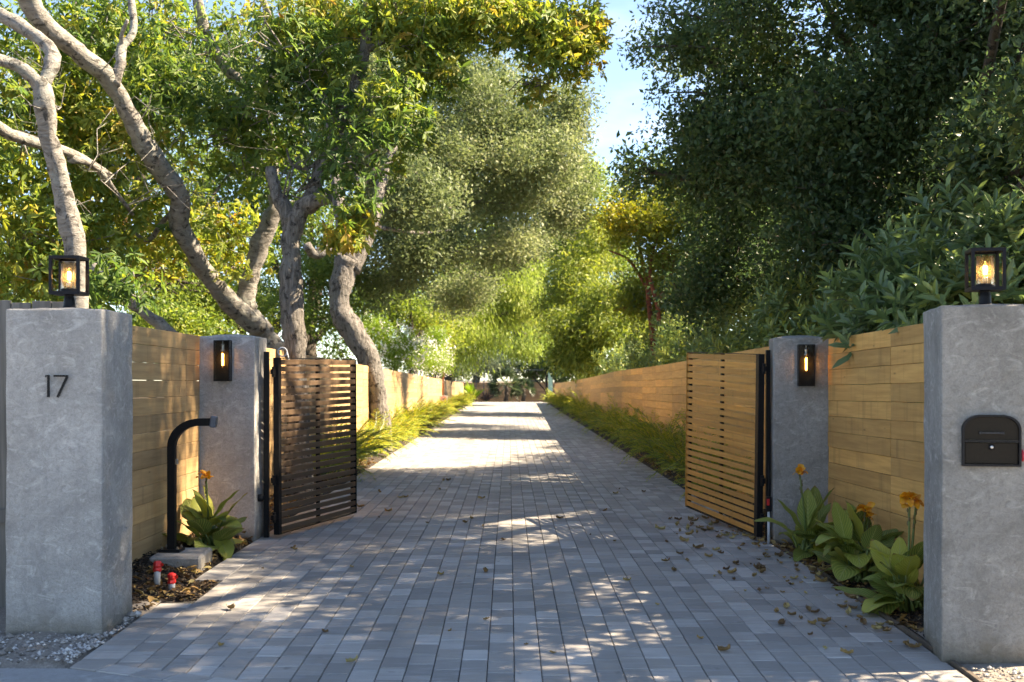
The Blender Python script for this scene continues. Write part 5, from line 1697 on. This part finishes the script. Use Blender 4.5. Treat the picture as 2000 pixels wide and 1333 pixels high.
ordn = ['nearest', 'second', 'third', 'fourth', 'fifth', 'sixth', 'seventh', 'eighth', 'ninth', 'tenth', 'eleventh', 'twelfth', 'thirteenth', 'farthest']
for i, (x, y, s) in enumerate(hedge):
    t = thing('laurel_shrub', 'laurel hedge shrub above the shaded fence, %s from the golden gate' % ordn[i], 'shrub', (x + .38, y, -.03), (0, 0, (math.pi if i % 2 else 0)), 'laurel hedge behind the long shaded fence')
    t.scale = (s * .85, 1.25, s * 1.14)
    put('crown', HV[i % 3][0], t); put('stem', HV[i % 3][1], t)

# ------------------------------------------------------------------ feathery plants along the drive
def frond_clump(seed, nf=30, H=.75, spread=.55, dens=22):
    r_ = np.random.default_rng(seed)
    Pl, Dl, Nl, Ll = [], [], [], []
    rach = MB()
    for k in range(nf):
        az = r_.random() * 6.28; L = H * r_.uniform(.75, 1.25)
        el0 = R(r_.uniform(50, 88)); curve = r_.uniform(.8, 1.9)
        x = np.array([r_.normal() * .05, r_.normal() * .05, 0.0])
        el = el0; pts = [x.copy()]
        for s in range(dens):
            d = np.array([math.cos(el) * math.cos(az), math.cos(el) * math.sin(az), math.sin(el)])
            x = x + d * L / dens; el -= curve / dens
            pts.append(x.copy())
            if s > dens * .22:
                side = np.array([-math.sin(az), math.cos(az), 0])
                up = np.cross(side, d)
                for sg in (-1, 1):
                    Pl.append(x.copy()); Dl.append(side * sg * .8 + d * .75 + up * r_.uniform(.0, .35) + r_.normal(size=3) * .12)
                    Nl.append(up + r_.normal(size=3) * .3)
                    u = s / dens
                    Ll.append(.15 * (math.sin(math.pi * (u * .8 + .12))) * r_.uniform(.8, 1.15))
        rach.tube([Vector(p) for p in pts[::4]], [.004] * len(pts[::4]), 3, False)
    Pl, Dl, Nl, Ll = map(np.array, (Pl, Dl, Nl, Ll))
    V, FV, kk = leaf_arrays(Pl, Dl, Nl, Ll, np.full(len(Ll), .0105), .0, .12)
    t = np.repeat(np.clip(.55 + .25 * r_.normal(size=len(Ll)), 0, 1), kk)
    return np_mesh('fronds', V, kk, FV, M['lf_frond'], t), rach.mesh('frond_ribs', M['stem'])
FC = [frond_clump(s, 30, .8) for s in (201, 202, 203, 204)]
r_ = np.random.default_rng(210)
def nth(n):
    return '%d%s' % (n, 'th' if 10 < n % 100 < 14 else {1: 'st', 2: 'nd', 3: 'rd'}.get(n % 10, 'th'))
kf = 0
y = 17.4
while y < 74:
    x = -2.70 + r_.normal() * .05
    if abs(y - 25) < .45:
        y += .8
        continue
    kf += 1
    t = thing('feathery_shrub', 'feathery yellow green clump along the sunlit fence, %s from the dark gate' % nth(kf), 'plant', (x, y, zbed_l(x, y) - .02), (0, 0, r_.random() * 6.28), 'feathery clumps on the sunny side')
    s = r_.uniform(1.0, 1.35)
    t.scale = (s, s, s * r_.uniform(.9, 1.15))
    a, b_ = FC[int(r_.integers(0, 4))]
    put('fronds', a, t); put('frond_ribs', b_, t)
    y += r_.uniform(.8, 1.35) * (1 if y < 40 else 1.7)
y = 14.6
kf = 0
while y < 74:
    x = 2.74 + r_.normal() * .06
    kf += 1
    t = thing('feathery_shrub', 'feathery green clump along the shaded fence, %s from the golden gate' % nth(kf), 'plant', (x, y, zbed_r(x, y) - .02), (0, 0, r_.random() * 6.28), 'feathery clumps on the shaded side')
    s = r_.uniform(.8, 1.2)
    t.scale = (s, s, s * r_.uniform(.95, 1.55))
    a, b_ = FC[int(r_.integers(0, 4))]
    put('fronds', a, t); put('frond_ribs', b_, t)
    y += r_.uniform(.95, 1.75) * (1 if y < 40 else 1.5)

# ------------------------------------------------------------------ sign and post on the sunlit fence
sp = at(862, 779, 50.0)
t = thing('warning_sign', 'white sign with a red prohibition ring low on the sunlit fence', 'sign', (-2.80, 50.0, 0))
m_ = MB(); m_.box((0, 0, .62), (.40, .012, .46), None, .003); m_.build('panel', simple('white_sign_paint', (.78, .78, .76), .5, 0, .04, 8, 0), t)
m_ = MB(); m_.tube([(.02 + .105 * math.cos(q), -.010, .70 + .105 * math.sin(q)) for q in np.linspace(0, 6.2832, 25)], .013, 6, False)
m_.tube([(.02 - .072, -.010, .70 + .072), (.02 + .072, -.010, .70 - .072)], .010, 6); m_.build('prohibition_ring', M['red'], t)
m_ = MB(); m_.box((.012, -.008, .705), (.085, .004, .034)); m_.box((.05, -.008, .735), (.03, .004, .03))
for k in (-.02, .045):
    m_.box((k, -.008, .67), (.012, .004, .04))
m_.build('dog_symbol', M['black'], t)
m_ = MB(); m_.box((.06, -.008, .50), (.2, .004, .03)); m_.box((.09, -.008, .45), (.12, .004, .03)); m_.build('lettering', M['black'], t)
m_ = MB(); m_.box((0, .02, .42), (.04, .02, .86)); m_.build('stake', M['edging'], t)
m_ = MB(); m_.box((-2.83, 50.6, .93), (.085, .085, 1.96), None, .004)
tag(m_.build('wooden_post', M['orangepost']), 'orange brown wooden post standing above the warning sign', 'post')

# ------------------------------------------------------------------ far end: palms, strap plants, wire fence
def fan_palm(label, px, depth, h, n, R0, seed):
    b0 = at(px, 785, depth); b0.z = -.02
    t = thing('fan_palm', label, 'palm', b0)
    m_ = MB(); limb(m_, [(0, 0, 0), (.05, 0, h * .3), (.0, 0, h * .6)], .16, .12, 9, .1, seed, 4); m_.build('trunk', M['bark_dark'], t, True)
    r_ = np.random.default_rng(seed)
    Pl, Dl, Nl, Ll = [], [], [], []
    for k in range(n):
        az = r_.random() * 6.28; el = R(r_.uniform(-25, 85))
        d = np.array([math.cos(el) * math.cos(az), math.cos(el) * math.sin(az), math.sin(el)])
        c = np.array([0, 0, h * .55]) + d * R0 * .55
        u = np.cross(d, rvec(r_, 1)[0]); u /= np.linalg.norm(u)
        for q in np.linspace(-1.25, 1.25, 15):
            Pl.append(c); Dl.append(d * math.cos(q) + u * math.sin(q)); Nl.append(np.cross(d, u) + .2 * r_.normal(size=3)); Ll.append(R0 * .55 * r_.uniform(.85, 1.1))
    V, FV, kk = leaf_arrays(*map(np.array, (Pl, Dl, Nl, Ll)), np.full(len(Ll), .05), .1, .1)
    tv = np.repeat(np.clip(np.repeat(r_.random(n), 15) * .8 + .1 * r_.normal(size=len(Ll)), 0, 1), kk)
    put('crown', np_mesh('crown', V, kk, FV, M['lf_palm'], tv), t)
fan_palm('larger dark fan palm clump at the end of the driveway', 988, 83, 1.9, 46, 1.35, 221)
fan_palm('smaller fan palm to the right of the palm clump at the far end', 1022, 83.4, 1.45, 24, .95, 222)
def strap_plant(label, px, depth, n, L, W, mat, seed, name='strap_plant', el=(45, 88)):
    b0 = at(px, 785, depth); b0.z = -.02
    t = thing(name, label, 'plant', b0)
    r_ = np.random.default_rng(seed)
    az = r_.random(n) * 6.28; e = np.radians(r_.uniform(el[0], el[1], n))
    D = np.stack([np.cos(e) * np.cos(az), np.cos(e) * np.sin(az), np.sin(e)], 1)
    P = r_.normal(size=(n, 3)) * np.array([.08, .08, 0]) + D * L * .12
    N = np.stack([-np.cos(az), -np.sin(az), np.ones(n)], 1)
    V, FV, kk = leaf_arrays(P, D, N, L * r_.uniform(.6, 1.1, n), np.full(n, W), .15, .12, True)
    put('leaves', np_mesh('leaves', V, kk, FV, mat, np.repeat(r_.random(n), kk)), t)
    m_ = MB(); m_.tube([(0, 0, -.02), (0, 0, L * .25)], [.09, .05], 8); m_.build('stem', M['stem'], t)
strap_plant('broad leaved bird of paradise plant at the end of the driveway', 924, 82, 22, 1.3, .28, M['lf_bright'], 223, 'paradise_plant', (50, 88))
strap_plant('low dark purple strap leaved plant at the end of the driveway', 950, 82, 40, .75, .07, M['lf_purple'], 224, 'strap_plant', (25, 85))
t = thing('wire_fence', 'tall thin wire fence on posts behind the far board fence', 'fence', (0, 85.5, 0))
for px in (882, 930, 945, 1010):
    x = (px - HX) / F * 85.5
    m_ = MB(); m_.box((x, 0, 1.15), (.06, .06, 2.3)); m_.build('post', M['wire'], t)
for z in (1.42, 2.22):
    m_ = MB(); m_.box(((970 - HX) / F * 85.5, .0, z), (6.8, .045, .05)); m_.build('rail', M['wire'], t)
t = thing('leaning_frame', 'dark post and leaning beams with green mesh near the far fence', 'frame', (2.7, 84.5, 0))
m_ = MB(); m_.box((0, 0, 1.1), (.16, .16, 2.2)); m_.build('post', M['black'], t)
m_ = MB(); m_.tube([(-.1, 0, .75), (-1.0, 0, 1.75)], .05, 6); m_.build('beam', M['black'], t)
m_ = MB(); m_.tube([(-.1, 0, 1.2), (-.75, 0, 2.0)], .035, 6); m_.build('beam', M['black'], t)
m_ = MB(); m_.add([(.12, 0, .4), (.45, .3, .4), (.45, .3, 1.5), (.12, 0, 2.1), (.12, .02, .4), (.45, .32, .4), (.45, .32, 1.5), (.12, .02, 2.1)], [(0, 1, 2, 3), (7, 6, 5, 4), (0, 4, 5, 1), (3, 2, 6, 7), (1, 5, 6, 2)]); m_.build('mesh_panel', M['dgreen'], t)

print('objects', len(bpy.data.objects), 'tris', sum(len(o.data.polygons) for o in bpy.data.objects if o.type == 'MESH'))
